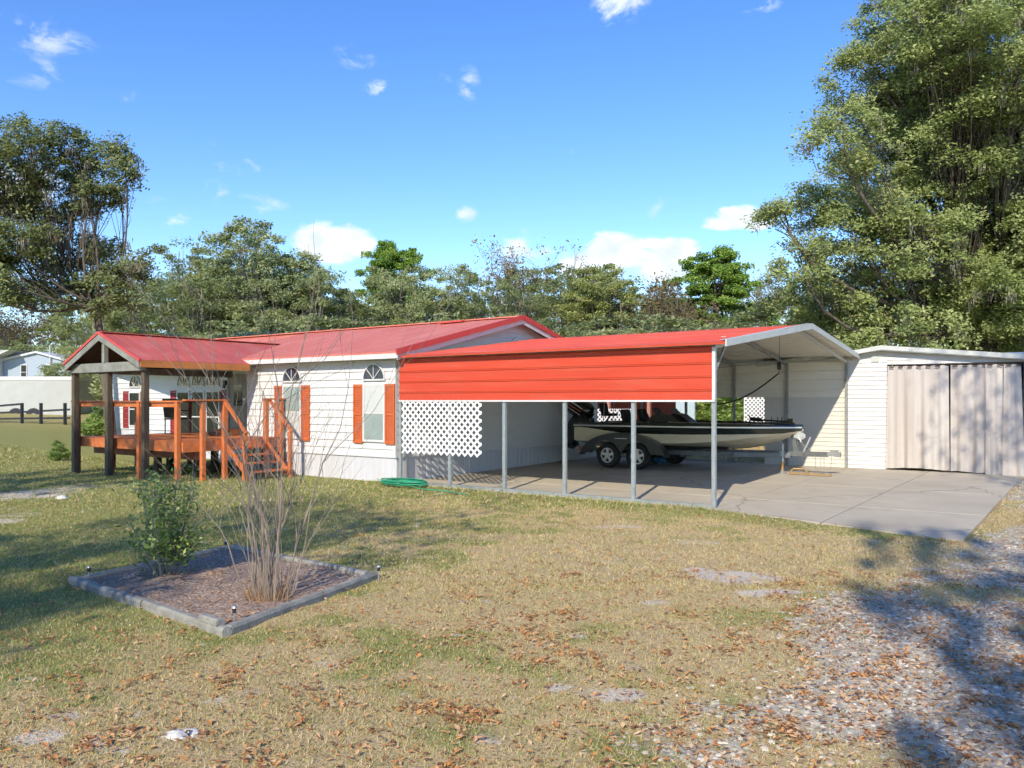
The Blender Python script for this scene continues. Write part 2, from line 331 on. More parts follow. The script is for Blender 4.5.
# ------------------------------------------------------------ ground
XB = ([3.0,4.1,5.2,7.2,8.9,10.5,13,18,30], [.65,.95,1.6,2.9,4.3,5.7,8.0,11.0,17])
def px_ground(px, py):
    Y = CAM[2]*FPX/(py-401.0); return (px-512)/FPX*Y, Y
def soil_masks(x, y):
    X, Y = to_cam(x, y); n1 = fbm(x, y, 11, 4, .9); n2 = fbm(x, y, 23, 4, 2.4); n3 = fbm(x, y, 37, 5, 5.0); nb = fbm(x, y, 51, 3, .3)
    xb = np.interp(Y, XB[0], XB[1])
    gravel = sstep(-.7, .75, X-xb+(n1-.5)*1.6+(n3-.5)*1.2)*sstep(-.5, 1.0, Y+.5)
    gravel = gravel*(1-.6*sstep(.58,.70,fbm(x,y,77,3,.7)))
    sand = np.zeros_like(X)
    for px, py, hw, hh, s in ((735,575,48,7,1.1),(705,571,22,6,1),(770,591,36,4,1),(612,690,34,8,1),(560,683,18,5,.8),(635,662,14,6,.6),(486,735,18,7,.9),(182,733,24,7,.9),
            (40,735,30,9,.8),(70,715,24,6,.6),(30,494,46,7,.8),(70,488,30,4,.6),(120,486,30,3,.4),(5,520,20,3,.8),(20,514,26,3,.5),(655,600,18,3,.6),(540,640,14,4,.5),(455,600,14,3,.4),(330,660,20,4,.5),
            (250,690,16,4,.5),(830,640,20,3,.6),(900,600,30,3,.5),(700,540,30,3,.5),(690,745,20,6,.6),(620,525,30,2,.5),(930,690,30,8,.5),(105,540,30,3,.3),(20,680,20,6,.5)):
        cx, cy = px_ground(px, py); _, cy2 = px_ground(px, py+hh); rx = hw/FPX*cy; ry = max(abs(cy-cy2), .08)
        r = ((X-cx)/rx)**2+((Y-cy)/ry)**2
        sand = np.maximum(sand, s*np.clip(1.35-r*.9, 0, 1)*(.0+2.0*n3))
    sand = np.maximum(sand, .75*sstep(.62, .74, n3*.5+n2*.5)*sstep(.45,.6,nb+.1))
    sand = np.clip(sand, 0, 1)
    green = sstep(.44, .66, n1*.55+n2*.45)*.50
    green += .95*sstep(-2.2, -.25, y)*sstep(-8.0, -7, x)*sstep(5.5, 3.0, x)*sstep(1.0,-.2,y)
    green += .55*sstep(-2.5, -.6, y)*(x < -7)*(x > -13.5)
    green += .75*sstep(-2, -7.5, X+ .30*(Y-8)*0)*sstep(3, 7, Y)+.45*sstep(-1.2,-3.5,X)*sstep(3,6,Y)
    green += .9*sstep(-9,-13,X)*sstep(15,19,Y)*sstep(36,30,Y); green += .30*sstep(22, 10, Y)*sstep(9, 14, Y)*(X < 1)
    green += .22*sstep(1.0,-1.5,X)*sstep(4.5,7,Y); green = green*(.55+.9*n2)
    for px, py, hw, hh, s in ((640,553,110,13,1.0),(720,548,80,10,1.0),(560,560,60,8,.5)):
        cx, cy = px_ground(px, py); _, cy2 = px_ground(px, py+hh); rx = hw/FPX*cy; ry = abs(cy-cy2)
        green = green*(1-s*np.clip(1.2-((X-cx)/rx)**2-((Y-cy)/ry)**2, 0, 1))
    green = np.clip(green, 0, 1)
    yellow = sstep(35, 43, Y)
    return gravel, sand, green, yellow, n2, n3
def ground_material():
    m = bpy.data.materials.new('lawn_sand_and_gravel_soil'); m.use_nodes = True; nt = m.node_tree; N = nt.nodes; L = nt.links
    p = N['Principled BSDF']; p.inputs['Roughness'].default_value = .95; p.inputs['Specular IOR Level'].default_value = .15
    tc = N.new('ShaderNodeTexCoord')
    def noise(scale, det=6, rough=.65, dim='3D'):
        n = N.new('ShaderNodeTexNoise'); n.inputs['Scale'].default_value = scale; n.inputs['Detail'].default_value = det; n.inputs['Roughness'].default_value = rough
        L.new(tc.outputs['Object'], n.inputs['Vector']); return n.outputs['Fac']
    def ramp(f, stops):
        r = N.new('ShaderNodeValToRGB'); cr = r.color_ramp
        while len(cr.elements) < len(stops): cr.elements.new(.5)
        for e, (ps, c) in zip(cr.elements, stops): e.position = ps; e.color = (*c, 1)
        L.new(f, r.inputs[0]); return r.outputs[0]
    def attr(n):
        a = N.new('ShaderNodeAttribute'); a.attribute_name = n; return a.outputs['Fac']
    def mix(f, a, b):
        x = N.new('ShaderNodeMix'); x.data_type = 'RGBA'; L.new(f, x.inputs[0]); L.new(a, x.inputs[6]); L.new(b, x.inputs[7]); return x.outputs[2]
    def edge(a, n, k=.35, lo=.35, hi=.65):
        ad = N.new('ShaderNodeMath'); ad.operation = 'MULTIPLY_ADD'; L.new(n, ad.inputs[0]); ad.inputs[1].default_value = k*2
        sb = N.new('ShaderNodeMath'); sb.operation = 'SUBTRACT'; L.new(a, sb.inputs[0]); sb.inputs[1].default_value = k
        L.new(sb.outputs[0], ad.inputs[2])
        mr = N.new('ShaderNodeMapRange'); mr.interpolation_type = 'SMOOTHSTEP'; mr.inputs[1].default_value = lo; mr.inputs[2].default_value = hi
        L.new(ad.outputs[0], mr.inputs[0]); return mr.outputs[0]
    nf = noise(38); nsd = noise(16, 9, .75); nm = noise(9); nv = noise(120, 3)
    dry = ramp(nf, [(.25,(.28,.19,.09)),(.5,(.48,.365,.19)),(.75,(.61,.50,.30))])
    grn = ramp(nf, [(.25,(.12,.13,.04)),(.5,(.25,.255,.085)),(.75,(.40,.37,.15))])
    snd = ramp(nf, [(.2,(.44,.37,.27)),(.6,(.62,.55,.45)),(.9,(.74,.68,.58))])
    yel = ramp(nm, [(.3,(.28,.25,.09)),(.7,(.42,.36,.16))])
    vo = N.new('ShaderNodeTexVoronoi'); vo.inputs['Scale'].default_value = 26; L.new(tc.outputs['Object'], vo.inputs['Vector'])
    sp = N.new('ShaderNodeSeparateColor'); L.new(vo.outputs['Color'], sp.inputs[0])
    grv = ramp(sp.outputs[0], [(.0,(.26,.21,.15)),(.3,(.42,.36,.27)),(.55,(.48,.43,.35)),(.8,(.42,.40,.35)),(1.,(.58,.53,.44))])
    c = mix(edge(attr('green'), nm, .4, .3, .75), dry, grn)
    c = mix(attr('yellow'), c, yel)
    c = mix(edge(attr('sand'), nsd, 1.3, .30, .85), c, snd)
    c = mix(edge(attr('gravel'), nm, .25), c, grv)
    c = mix(attr('mulch'), c, ramp(nf, [(.3,(.12,.075,.05)),(.46,(.25,.17,.12)),(.56,(.40,.31,.24)),(.72,(.60,.52,.43))]))
    L.new(c, p.inputs['Base Color'])
    bp = N.new('ShaderNodeBump'); bp.inputs['Strength'].default_value = .7; bp.inputs['Distance'].default_value = .03; L.new(nf, bp.inputs['Height']); L.new(bp.outputs[0], p.inputs['Normal'])
    return m
BED = [(-3.06,-9.33),(-.26,-9.52),(-.76,-7.40),(-3.40,-7.24)]
def in_bed(x, y, pad=0.):
    x = np.asarray(x); y = np.asarray(y); ok = np.ones(x.shape, bool)
    for i in range(4):
        (x0,y0),(x1,y1) = BED[i], BED[(i+1)%4]; l = math.hypot(x1-x0, y1-y0)
        ok &= ((x1-x0)*(y-y0)-(y1-y0)*(x-x0))/l > -pad
    return ok
def build_ground():
    def axis(lo, hi, step, far_lo, far_hi):
        mid = np.arange(lo, hi+1e-6, step); s = step; a = []; v = lo
        while v > far_lo: s *= 1.25; v -= s; a.append(v)
        s = step; b = []; v = mid[-1]
        while v < far_hi: s *= 1.12; v += s; b.append(v)
        return np.concatenate([np.array(a[::-1]), mid, np.array(b)])
    ax = axis(-9, 9, .06, -900, 10); ax = ax[ax < 9.05]
    bx = 9.0*1; s = .06; b = []
    v = 9.0
    while v < 900: s *= 1.25; v += s; b.append(v)
    ax = np.concatenate([ax, np.array(b)]); ay = axis(3.2, 18, .06, -300, 1500)
    gx, gy = np.meshgrid(ax, ay); x = CAM[0]+gx*A_-gy*B_; y = CAM[1]+gx*B_+gy*A_
    x, y = x.ravel(), y.ravel(); z = ground_z(x, y)
    g, s_, gr, ye, n2, n3 = soil_masks(x, y)
    mu = in_bed(x, y, -.03).astype(float); z = z+mu*.035*n3*2
    nx, ny = len(ax), len(ay); i = np.arange(nx*ny).reshape(ny, nx)
    f = np.stack([i[:-1,:-1], i[:-1,1:], i[1:,1:], i[1:,:-1]], -1).reshape(-1, 4)
    o = np_mesh('ground', np.stack([x,y,z],-1), f, ground_material(), smooth=True, attrs={'gravel':g,'sand':s_,'green':gr,'yellow':ye,'mulch':mu})
    tag(o, kind='structure')
build_ground()

def scatter(n, X0, X1, Y0, Y1, rng, power=1.0):
    """points ahead of the viewing spot, denser near it"""
    t = rng.random(n)**power; Y = Y0+(Y1-Y0)*t; lim = .70*Y+.4
    X = (rng.random(n)*2-1)*lim; k = (X > X0) & (X < X1); X, Y = X[k], Y[k]
    return CAM[0]+X*A_-Y*B_, CAM[1]+X*B_+Y*A_, Y
def house_clear(x, y, pad=0.05):
    h = (y > -.02-pad) & (x < -7.5+pad)
    d = np.zeros(x.shape, bool)
    return ~(in_slab(x, y, pad) | h | d)
def build_grass():
    rng = np.random.default_rng(5)
    parts = []
    for n, Y0, Y1, w, hgt in ((300000,3.3,8.5,.0035,.022),(260000,8.0,15,.006,.028),(150000,14,26,.011,.045),(90000,25,44,.022,.07)):
        x, y, Y = scatter(n, -40, 40, Y0, Y1, rng)
        g, s_, gr, ye, n2, n3 = soil_masks(x, y)
        keep = house_clear(x, y) & ~in_bed(x, y, .06) & (rng.random(len(x)) < (1-.93*g)*(1-.95*s_)*(.30+.55*gr+.5*sstep(.4,.6,n3))*(1-ye))
        x, y, gr, n2 = x[keep], y[keep], gr[keep], n2[keep]; k = len(x)
        edgeb = 1+1.2*sstep(.5, .0, np.abs(y+.25))*(x > -8)*(x < 3.9)
        L_ = hgt*(.5+rng.random(k)*1.1)*edgeb; W_ = w*(.6+.8*rng.random(k)); a = rng.random(k)*2*np.pi; lean = .35+1.15*rng.random(k)
        dx, dy = np.cos(a), np.sin(a); b = rng.random(k)*2*np.pi; z = ground_z(x, y)
        tipx, tipy, tipz = x+dx*L_*np.sin(lean)*1.3, y+dy*L_*np.sin(lean)*1.3, z+L_*np.cos(lean)+.004
        co = np.stack([np.stack([x-np.sin(b)*W_, y+np.cos(b)*W_, z-.004],-1), np.stack([x+np.sin(b)*W_, y-np.cos(b)*W_, z-.004],-1), np.stack([tipx,tipy,tipz],-1)], 1)
        tone = np.clip(.15+rng.random(k)*.5*(1-gr)+gr*.55*(rng.random(k)>.30)+.12*rng.random(k), 0, 1)
        parts.append((co, tone))
    co = np.concatenate([p[0] for p in parts]).reshape(-1, 3); tone = np.repeat(np.concatenate([p[1] for p in parts]), 3)
    m = ramp_mat('short_dry_grass', [(0,(.32,.20,.10)),(.25,(.64,.50,.29)),(.5,(.56,.46,.24)),(.62,(.32,.34,.11)),(1,(.17,.24,.05))], .8, .25)
    o = np_mesh('grass', co, np.arange(len(co)).reshape(-1, 3), m, tone); tag(o, 'short patchy winter lawn, dry tan with greener tufts', 'grass', kind='stuff')
build_grass()
def build_litter():
    rng = np.random.default_rng(9)
    xs = []
    for n, Y0, Y1, in ((110000,3.4,9),(60000,9,17)):
        x, y, Y = scatter(n, -40, 40, Y0, Y1, rng); X, _ = to_cam(x, y)
        g, s_, gr, ye, n2, n3 = soil_masks(x, y); cl = sstep(.44, .64, fbm(x, y, 91, 4, 1.8)); cl2 = sstep(.55, .68, fbm(x, y, 97, 3, 5.0))
        p = .10+.55*cl*cl2+.34*cl2+.25*g*cl2+.13*g+.25*sstep(2.,-1.5,np.abs(0*x))*0+.45*sstep(1.1,.1,np.abs(y+1.1))*(x > -1)*(x < 6)*cl2
        bedn = in_bed(x, y, .45) & ~in_bed(x, y, .02); p = np.where(bedn, .45*cl2+.06, p); p = np.where(in_bed(x,y,-.1), .22*cl2+.04, p)
        p *= np.where(X < -3.2, .35, 1.0)
        k = (rng.random(len(x)) < p*.75) & house_clear(x, y, .0); xs.append(np.stack([x[k], y[k]], -1))
    xy = np.concatenate(xs); x, y = xy[:,0], xy[:,1]; k = len(x); z = ground_z(x, y)+.008+.018*rng.random(k)+in_bed(x,y,0)*.03
    L_ = .010+.019*rng.random(k); W_ = L_*(.30+.35*rng.random(k)); a = rng.random(k)*2*np.pi; curl = (rng.random(k)-.3)*.9; t1 = (rng.random(k)-.5)*.9
    u = np.stack([np.cos(a)*np.cos(t1), np.sin(a)*np.cos(t1), np.sin(t1)], -1); w = np.stack([-np.sin(a), np.cos(a), np.zeros(k)], -1); c = np.stack([x,y,z], -1); up = np.array([0,0,1.])
    Wc = (w*np.cos(curl)[:,None]+up*np.abs(np.sin(curl))[:,None])*W_[:,None]; Wd = (-w*np.cos(curl)[:,None]+up*np.abs(np.sin(curl))[:,None])*W_[:,None]
    u = u*L_[:,None]
    co = np.stack([c-u, c-u*.1+Wc, c+u, c-u*.1+Wd], 1).reshape(-1, 3)
    i = np.arange(k)*4; f = np.concatenate([np.stack([i,i+1,i+2],-1)[:, ::-1], np.stack([i,i+2,i+3],-1)[:, ::-1]])
    m = ramp_mat('dead_oak_leaves', [(0,(.18,.09,.045)),(.3,(.40,.18,.07)),(.65,(.62,.29,.09)),(1,(.66,.48,.28))], .7, .15)
    o = np_mesh('fallen_leaves', co, f, m, np.repeat(rng.random(k), 4)); tag(o, 'scattered brown and orange dead oak leaves over the lawn and gravel', 'leaf litter', kind='stuff')
build_litter()
def build_gravel():
    rng = np.random.default_rng(13)
    t = (1+5**.5)/2
    iv = np.array([(-1,t,0),(1,t,0),(-1,-t,0),(1,-t,0),(0,-1,t),(0,1,t),(0,-1,-t),(0,1,-t),(t,0,-1),(t,0,1),(-t,0,-1),(-t,0,1)], float); iv /= np.linalg.norm(iv[0])
    fi = np.array([(0,11,5),(0,5,1),(0,1,7),(0,7,10),(0,10,11),(1,5,9),(5,11,4),(11,10,2),(10,7,6),(7,1,8),(3,9,4),(3,4,2),(3,2,6),(3,6,8),(3,8,9),(4,9,5),(2,4,11),(6,2,10),(8,6,7),(9,8,1)])
    P = []
    for n, Y0, Y1, r0, r1 in ((150000,3.3,9.5,.005,.026),(60000,9.5,20,.012,.030)):
        x, y, Y = scatter(n, -.5, 40, Y0, Y1, rng); g, s_, gr, ye, n2, n3 = soil_masks(x, y)
        k = (rng.random(len(x)) < (g**1.5)*.40+.025*(g > .03)) & house_clear(x, y, .04); x, y = x[k], y[k]; r = r0+(r1-r0)*rng.random(len(x))**2.2
        P.append(np.stack([x, y, ground_z(x, y)-r*.05, r], -1))
    P = np.concatenate(P); k = len(P); jit = 1+.32*(rng.random((k,12,1))-.5); s3 = np.stack([.8+.6*rng.random(k), .7+.5*rng.random(k), .35+.35*rng.random(k)], -1)[:,None,:]
    a = rng.random(k)*6.28; ca, sa = np.cos(a)[:,None], np.sin(a)[:,None]; v = iv[None]*jit*s3
    vx = v[...,0]*ca-v[...,1]*sa; vy = v[...,0]*sa+v[...,1]*ca; v = np.stack([vx, vy, v[...,2]], -1)*P[:,3][:,None,None]+P[:,None,:3]
    f = (fi[None]+np.arange(k)[:,None,None]*12).reshape(-1, 3)
    m = ramp_mat('mixed_gravel_stones', [(0,(.24,.19,.13)),(.2,(.40,.29,.20)),(.4,(.50,.38,.27)),(.55,(.34,.345,.28)),(.8,(.45,.42,.34)),(1,(.64,.58,.48))], .9)
    o = np_mesh('gravel', v.reshape(-1,3), f, m, np.repeat(rng.random(k), 12)); tag(o, 'loose grey, white and pinkish gravel of the driveway', 'gravel', kind='stuff')
build_gravel()

# ------------------------------------------------------------ concrete slab (thin panels with joints)
def build_slab():
    mb = MB(); xs = [-7.5,-6.0,-4.5,-3.0,-1.5,.0,1.95,3.92]; ys = [None, 1.55, 4.6, 9.1]
    low = lambda x: -.10 if x <= 0 else -.10-(x/3.92)*1.05
    g = .012
    for i in range(len(xs)-1):
        for j in range(3):
            x0, x1 = xs[i]+(g if i else 0), xs[i+1]-(g if i < 6 else 0)
            ya0 = low(x0) if j == 0 else ys[j]+g; ya1 = low(x1) if j == 0 else ys[j]+g; yb = ys[j+1]-(g if j < 2 else 0)
            pts = [(x0,ya0),(x1,ya1),(x1,yb),(x0,yb)]
            top = [(p[0],p[1],SLOPE*p[1]+.0) for p in pts]; mb.prism([(p[0],p[1],SLOPE*p[1]-.12) for p in pts], (0,0,.12))
    o = mb.build('driveway_slab', M['concrete'], bevel=.006); tag(o, kind='structure')
    mb = MB(); mb.add([(-7.5,-.1,-.06),(3.92,-1.1,-.06),(3.9,9.1,.06),(-7.5,9.1,.06)], [(0,1,2,3)])
build_slab()

# ------------------------------------------------------------ siding surfaces
def lap_siding(mb, p0, p1, z0, z1, out, course=.18, lip=.026, clip=None):
    """horizontal lap boards from p0 to p1, `out` = outward unit vector; clip(t) -> max z at parameter t (0..1)"""
    p0, p1, out = Vector((*p0,0)), Vector((*p1,0)), Vector((*out,0)); z = z0
    while z < z1-1e-4:
        zt = min(z+course, z1)
        a0 = 0.; a1 = 1.
        if clip:      # boards shortened to a gable slope
            ts = [i/200 for i in range(201) if clip(i/200) >= zt]
            if not ts: break
            a0, a1 = ts[0], ts[-1]
        q0, q1 = p0+(p1-p0)*a0, p0+(p1-p0)*a1
        k = lip*(zt-z)/course
        b = [q0+out*k+Vector((0,0,z)), q1+out*k+Vector((0,0,z)), q1+Vector((0,0,zt)), q0+Vector((0,0,zt)), q0+Vector((0,0,z)), q1+Vector((0,0,z))]
        mb.add(b, [(0,1,2,3),(4,5,1,0)]); z = zt
    return mb
def batten_skirt(mb, p0, p1, z0, z1, out, pitch=.20):
    p0, p1, out = Vector((*p0,0)), Vector((*p1,0)), Vector((*out,0)); n = max(1, round((p1-p0).length/pitch)); d = (p1-p0)/n
    for i in range(n):
        a = p0+d*i; pr = [a, a+d*.10+out*.010, a+d*.90+out*.010, a+d]
        for u, w in zip(pr[:-1], pr[1:]):
            mb.add([u+Vector((0,0,z0)), w+Vector((0,0,z0)), w+Vector((0,0,z1)), u+Vector((0,0,z1))], [(0,1,2,3)])
    return mb
def arch_pts(cx, w, z0, h, n=14):
    return [(cx+math.cos(a)*w/2, z0+math.sin(a)*h) for a in [math.pi*i/n for i in range(n+1)]]
def window(parent, cx, y, z0, z1, w, upper, lower, arch=None, arch_mat=None, trim=.05):
    """double-hung window facing -y with a fan light above; frame is the part, panes its sub-parts"""
    f = MB(); x0, x1 = cx-w/2, cx+w/2; fy0, fy1 = y-.045, y+.01; zm = (z0+z1)/2
    fy0, fy1 = y-.03, y+.02; f.box(x0-trim,fy0,z0-trim,x0,fy1,z1+trim); f.box(x1,fy0,z0-trim,x1+trim,fy1,z1+trim)
    f.box(x0,fy0,z1,x1,fy1,z1+trim); f.box(x0,fy0,z0-trim,x1,fy1,z0); f.box(x0,fy0+.012,zm-.02,x1,fy1,zm+.02)
    fr = f.build('window', M['white'], parent)
    MB().box(x0,y-.022,zm+.02,x1,y+.008,z1).build('upper_pane', upper, fr)
    MB().box(x0,y-.014,z0,x1,y+.008,zm-.02).build('lower_pane', lower, fr)
    if arch:
        az, ah, aw = arch; o_ = arch_pts(cx, aw, az, ah)
        g = MB(); g.prism([(a, y-.018, b) for a, b in o_], (0,.026,0)); g.build('arched_pane', arch_mat or M['glassblue'], fr)
        t = MB(); oo = arch_pts(cx, aw+.06, az-.0, ah+.035)
        for (a, b), (c, d), (e, g_), (h, i_) in zip(o_[:-1], o_[1:], oo[:-1], oo[1:]):
            t.prism([(a,y-.035,b),(c,y-.035,d),(h,y-.035,i_),(e,y-.035,g_)], (0,.045,0))
        t.box(cx-aw/2-.03,y-.035,az-.04,cx+aw/2+.03,y+.01,az-.001)
        for an in (45, 90, 135):
            t.beam((cx,y-.03,az), (cx+math.cos(R(an))*aw*.46, y-.03, az+math.sin(R(an))*ah*.95), .016, .012, up=(0,1,0))
        t.build('fan_trim', M['white'], fr)
    return fr
def shutter(parent, x0, x1, y, z0, z1, m):
    s = MB(); s.box(x0,y-.04,z0,x0+.035,y+.01,z1); s.box(x1-.035,y-.04,z0,x1,y+.01,z1); s.box(x0+.035,y-.04,z0,x1-.035,y+.01,z0+.06); s.box(x0+.035,y-.04,z1-.06,x1-.035,y+.01,z1); s.box(x0+.035,y-.04,(z0+z1)/2-.03,x1-.035,y+.01,(z0+z1)/2+.03)
    z = z0+.06
    while z < z1-.08:
        s.add([(x0+.035,y-.032,z),(x1-.035,y-.032,z),(x1-.035,y-.012,z+.045),(x0+.035,y-.012,z+.045)], [(0,1,2,3)]); z += .045
    return s.build('shutter', m, parent)

# ------------------------------------------------------------ the house
HL, HR, HD = -24.0, -7.56, 9.1         # left end, right end, depth
RIDGE_Y, RIDGE_Z, EAVE_Z = 4.55, 4.12, 2.95
def build_house():
    h = thing('mobile_home', (-12,4.5,0), 'long white single-storey mobile home with a faded red metal roof and orange shutters', 'house')
    fz = .56
    m = MB(); lap_siding(m, (-13.0,0),(HR,0), fz,2.84,(0,-1)); 
    m.box(HR-.09,-.022,fz,HR,.06,2.84); m.box(-13.0,-.022,fz,-12.92,.06,2.84)
    m.build('front_wall', M['siding'], h)
    m = MB(); lap_siding(m, (HL,2.0),(-13.0,2.0), fz+.3,2.84,(0,-1)); m.build('porch_wall', M['siding'], h)
    m = MB(); lap_siding(m, (-13.0,2.0),(-13.0,0), fz,2.84,(-1,0)); m.build('return_wall', M['siding'], h)
    zr = lambda t: 2.84+min(t, 1-t)*2*(RIDGE_Z-2.84-.05)
    m = MB(); lap_siding(m, (HR,0),(HR,HD), fz,2.84,(1,0)); lap_siding(m, (HR,0),(HR,HD), 2.84,4.1,(1,0), clip=zr, course=.12, lip=.018)
    m.add([(HR,0,2.84),(HR,HD,2.84),(HR,RIDGE_Y,4.07)], [(0,1,2)]); m.build('gable_wall', M['siding'], h)
    m = MB(); m.add([(HL,2,0),(HL,HD,0),(HL,HD,2.84),(HL,2,2.84)], [(3,2,1,0)]); m.add([(HL,2,2.84),(HL,HD,2.84),(HL,RIDGE_Y,4.0)], [(2,1,0)])
    m.add([(HL,HD,0),(HR,HD,0),(HR,HD,2.84),(HL,HD,2.84)], [(3,2,1,0)]); m.build('rear_wall', M['siding'], h)
    m = MB(); batten_skirt(m, (-13.0,.02),(HR-.02,.02), -.1,fz,(0,-1)); batten_skirt(m, (HR-.02,.02),(HR-.02,HD), -.1,fz,(1,0)); batten_skirt(m, (HL,2.02),(-13.0,2.02), -.1,fz+.3,(0,-1), .3)
    m.box(-13.0,-.02,fz-.012,HR,.03,fz+.012); m.box(HR-.03,-.02,fz-.012,HR+.018,HD,fz+.012); m.build('skirting', M['skirt'], h)
    # roof: standing-seam sheets
    r = MB(); ex = HR+.34; t = .035
    e0 = (-.32, EAVE_Z); k = (RIDGE_Z-EAVE_Z)/(RIDGE_Y+.32); k2 = (RIDGE_Z-2.95)/(RIDGE_Y-1.68)
    def slab(x0,x1,ya,za,yb,zb): r.prism([(x0,ya,za-t),(x0,yb,zb-t),(x0,yb,zb),(x0,ya,za)], (x1-x0,0,0))
    slab(-16.0,ex,-.32,EAVE_Z,RIDGE_Y,RIDGE_Z); slab(HL-.25,-16.0,1.68,2.95,RIDGE_Y,RIDGE_Z); slab(HL-.25,ex,RIDGE_Y,RIDGE_Z,HD+.3,EAVE_Z)
    x = -15.9
    while x < ex-.1:
        r.beam((x,-.32,EAVE_Z+.002),(x,RIDGE_Y,RIDGE_Z+.002), .025,.010); x += .305
    r.beam((HL-.25,RIDGE_Y,RIDGE_Z+.012),(ex,RIDGE_Y,RIDGE_Z+.012), .3,.03)
    rf = r.build('roof', M['roofred'], h)
    v = MB(); v.beam((-9.9,4.2,4.075),(-9.1,4.28,4.10), .16,.04); v.build('roof_patch', M['redtrim'], rf)
    m = MB(); m.beam((ex,-.34,EAVE_Z-.01),(ex,RIDGE_Y,RIDGE_Z-.01), .05,.13); m.beam((ex,HD+.3,EAVE_Z-.01),(ex,RIDGE_Y,RIDGE_Z-.01), .05,.13); m.build('red_rake_trim', M['redtrim'], h)
    m = MB(); m.beam((ex-.03,-.30,EAVE_Z-.13),(ex-.03,RIDGE_Y,RIDGE_Z-.13), .03,.12); m.beam((ex-.03,HD+.28,EAVE_Z-.13),(ex-.03,RIDGE_Y,RIDGE_Z-.13), .03,.12)
    m.box(-13.3,-.315,2.80,ex,-.285,2.935); m.build('white_fascia', M['white'], h)
    m = MB(); m.box(-13.0,-.285,2.815,ex-.05,0,2.83); m.add([(HL,2.0,2.835),(-13.0,2.0,2.835),(-13.0,-.28,2.90),(-16,-.28,2.90)], [(0,1,2,3)]); m.build('soffit', M['white'], h)
    m = MB()
    for sgn, ya in ((1,-.3),(1,HD+.3)): pass
    m.add([(HR,-.3,EAVE_Z-.07),(ex-.04,-.3,EAVE_Z-.07),(ex-.04,RIDGE_Y,RIDGE_Z-.07),(HR,RIDGE_Y,RIDGE_Z-.07)], [(0,1,2,3)]); m.add([(HR,HD+.28,EAVE_Z-.07),(ex-.04,HD+.28,EAVE_Z-.07),(ex-.04,RIDGE_Y,RIDGE_Z-.07),(HR,RIDGE_Y,RIDGE_Z-.07)], [(3,2,1,0)]); m.build('gable_soffit', M['white'], h)
    # louvred half-round vent in the gable
    m = MB(); pts = [(HR+.02, 4.85+math.cos(a)*.5, 3.28+math.sin(a)*.34) for a in [math.pi*i/12 for i in range(13)]]; m.prism(pts, (.035,0,0)); m.build('arched_gable_vent', M['white'], h)
    # front windows
    for cx, gl in ((-8.235,True),(-11.15,False)):
        w = window(h, cx, -.026, .95, 2.20, .62, M['blind'] if gl else M['blindgreen'], M['blindgreen'] if gl else M['blind'], arch=(2.36,.33,.66), arch_mat=M['glassblue'])
        s = .30
        shutter(h, cx-.62/2-.06-s, cx-.62/2-.06, -.022, .86, 2.24, M['shutter']); shutter(h, cx+.62/2+.06, cx+.62/2+.06+s, -.022, .86, 2.24, M['shutter'])
    # windows under the porch
    for cx in (-19.12,-18.30,-17.48):
        window(h, cx, 1.972, .55, 2.13, .62, M['glass'], M['glass'], arch=(2.36,.38,.62), arch_mat=M['glass'], trim=.06)
    for a, b in ((-19.86,-19.52),(-17.06,-16.80)): shutter(h, a, b, 1.99, .5, 2.2, M['shutterred'])
    window(h, -22.1, 1.972, 1.0, 2.13, .62, M['glass'], M['glass'], arch=(2.36,.36,.62), arch_mat=M['glass'])
    for a, b in ((-22.85,-22.5),(-21.7,-21.35)): shutter(h, a, b, 1.99, .9, 2.2, M['shutterred'])
    d = MB(); d.box(-16.6,1.95,.93,-15.7,1.99,2.6); d.box(-16.68,1.93,.93,-16.6,1.985,2.68); d.box(-15.7,1.93,.93,-15.62,1.985,2.68); d.box(-16.6,1.93,2.6,-15.7,1.985,2.68); dd = d.build('door', M['door'], h)
    MB().box(-16.35,1.935,1.7,-15.95,1.955,2.35).build('door_window', M['glass'], dd); MB().disc((-15.8,1.93,1.95-.05),(0,1,0),.035,.06,10).build('door_knob', M['silver'], dd)
    l = MB(); l.box(-16.86,1.9,2.35,-16.76,1.99,2.5); l.disc((-16.81,1.90,2.30),(0,0,1),.05,.10,8); l.build('wall_lamp', M['black'], h)
    MB().box(HR-.16,-.03,1.55,HR-.11,-.004,2.0).build('electric_conduit', M['trimgrey'], h)
build_house()

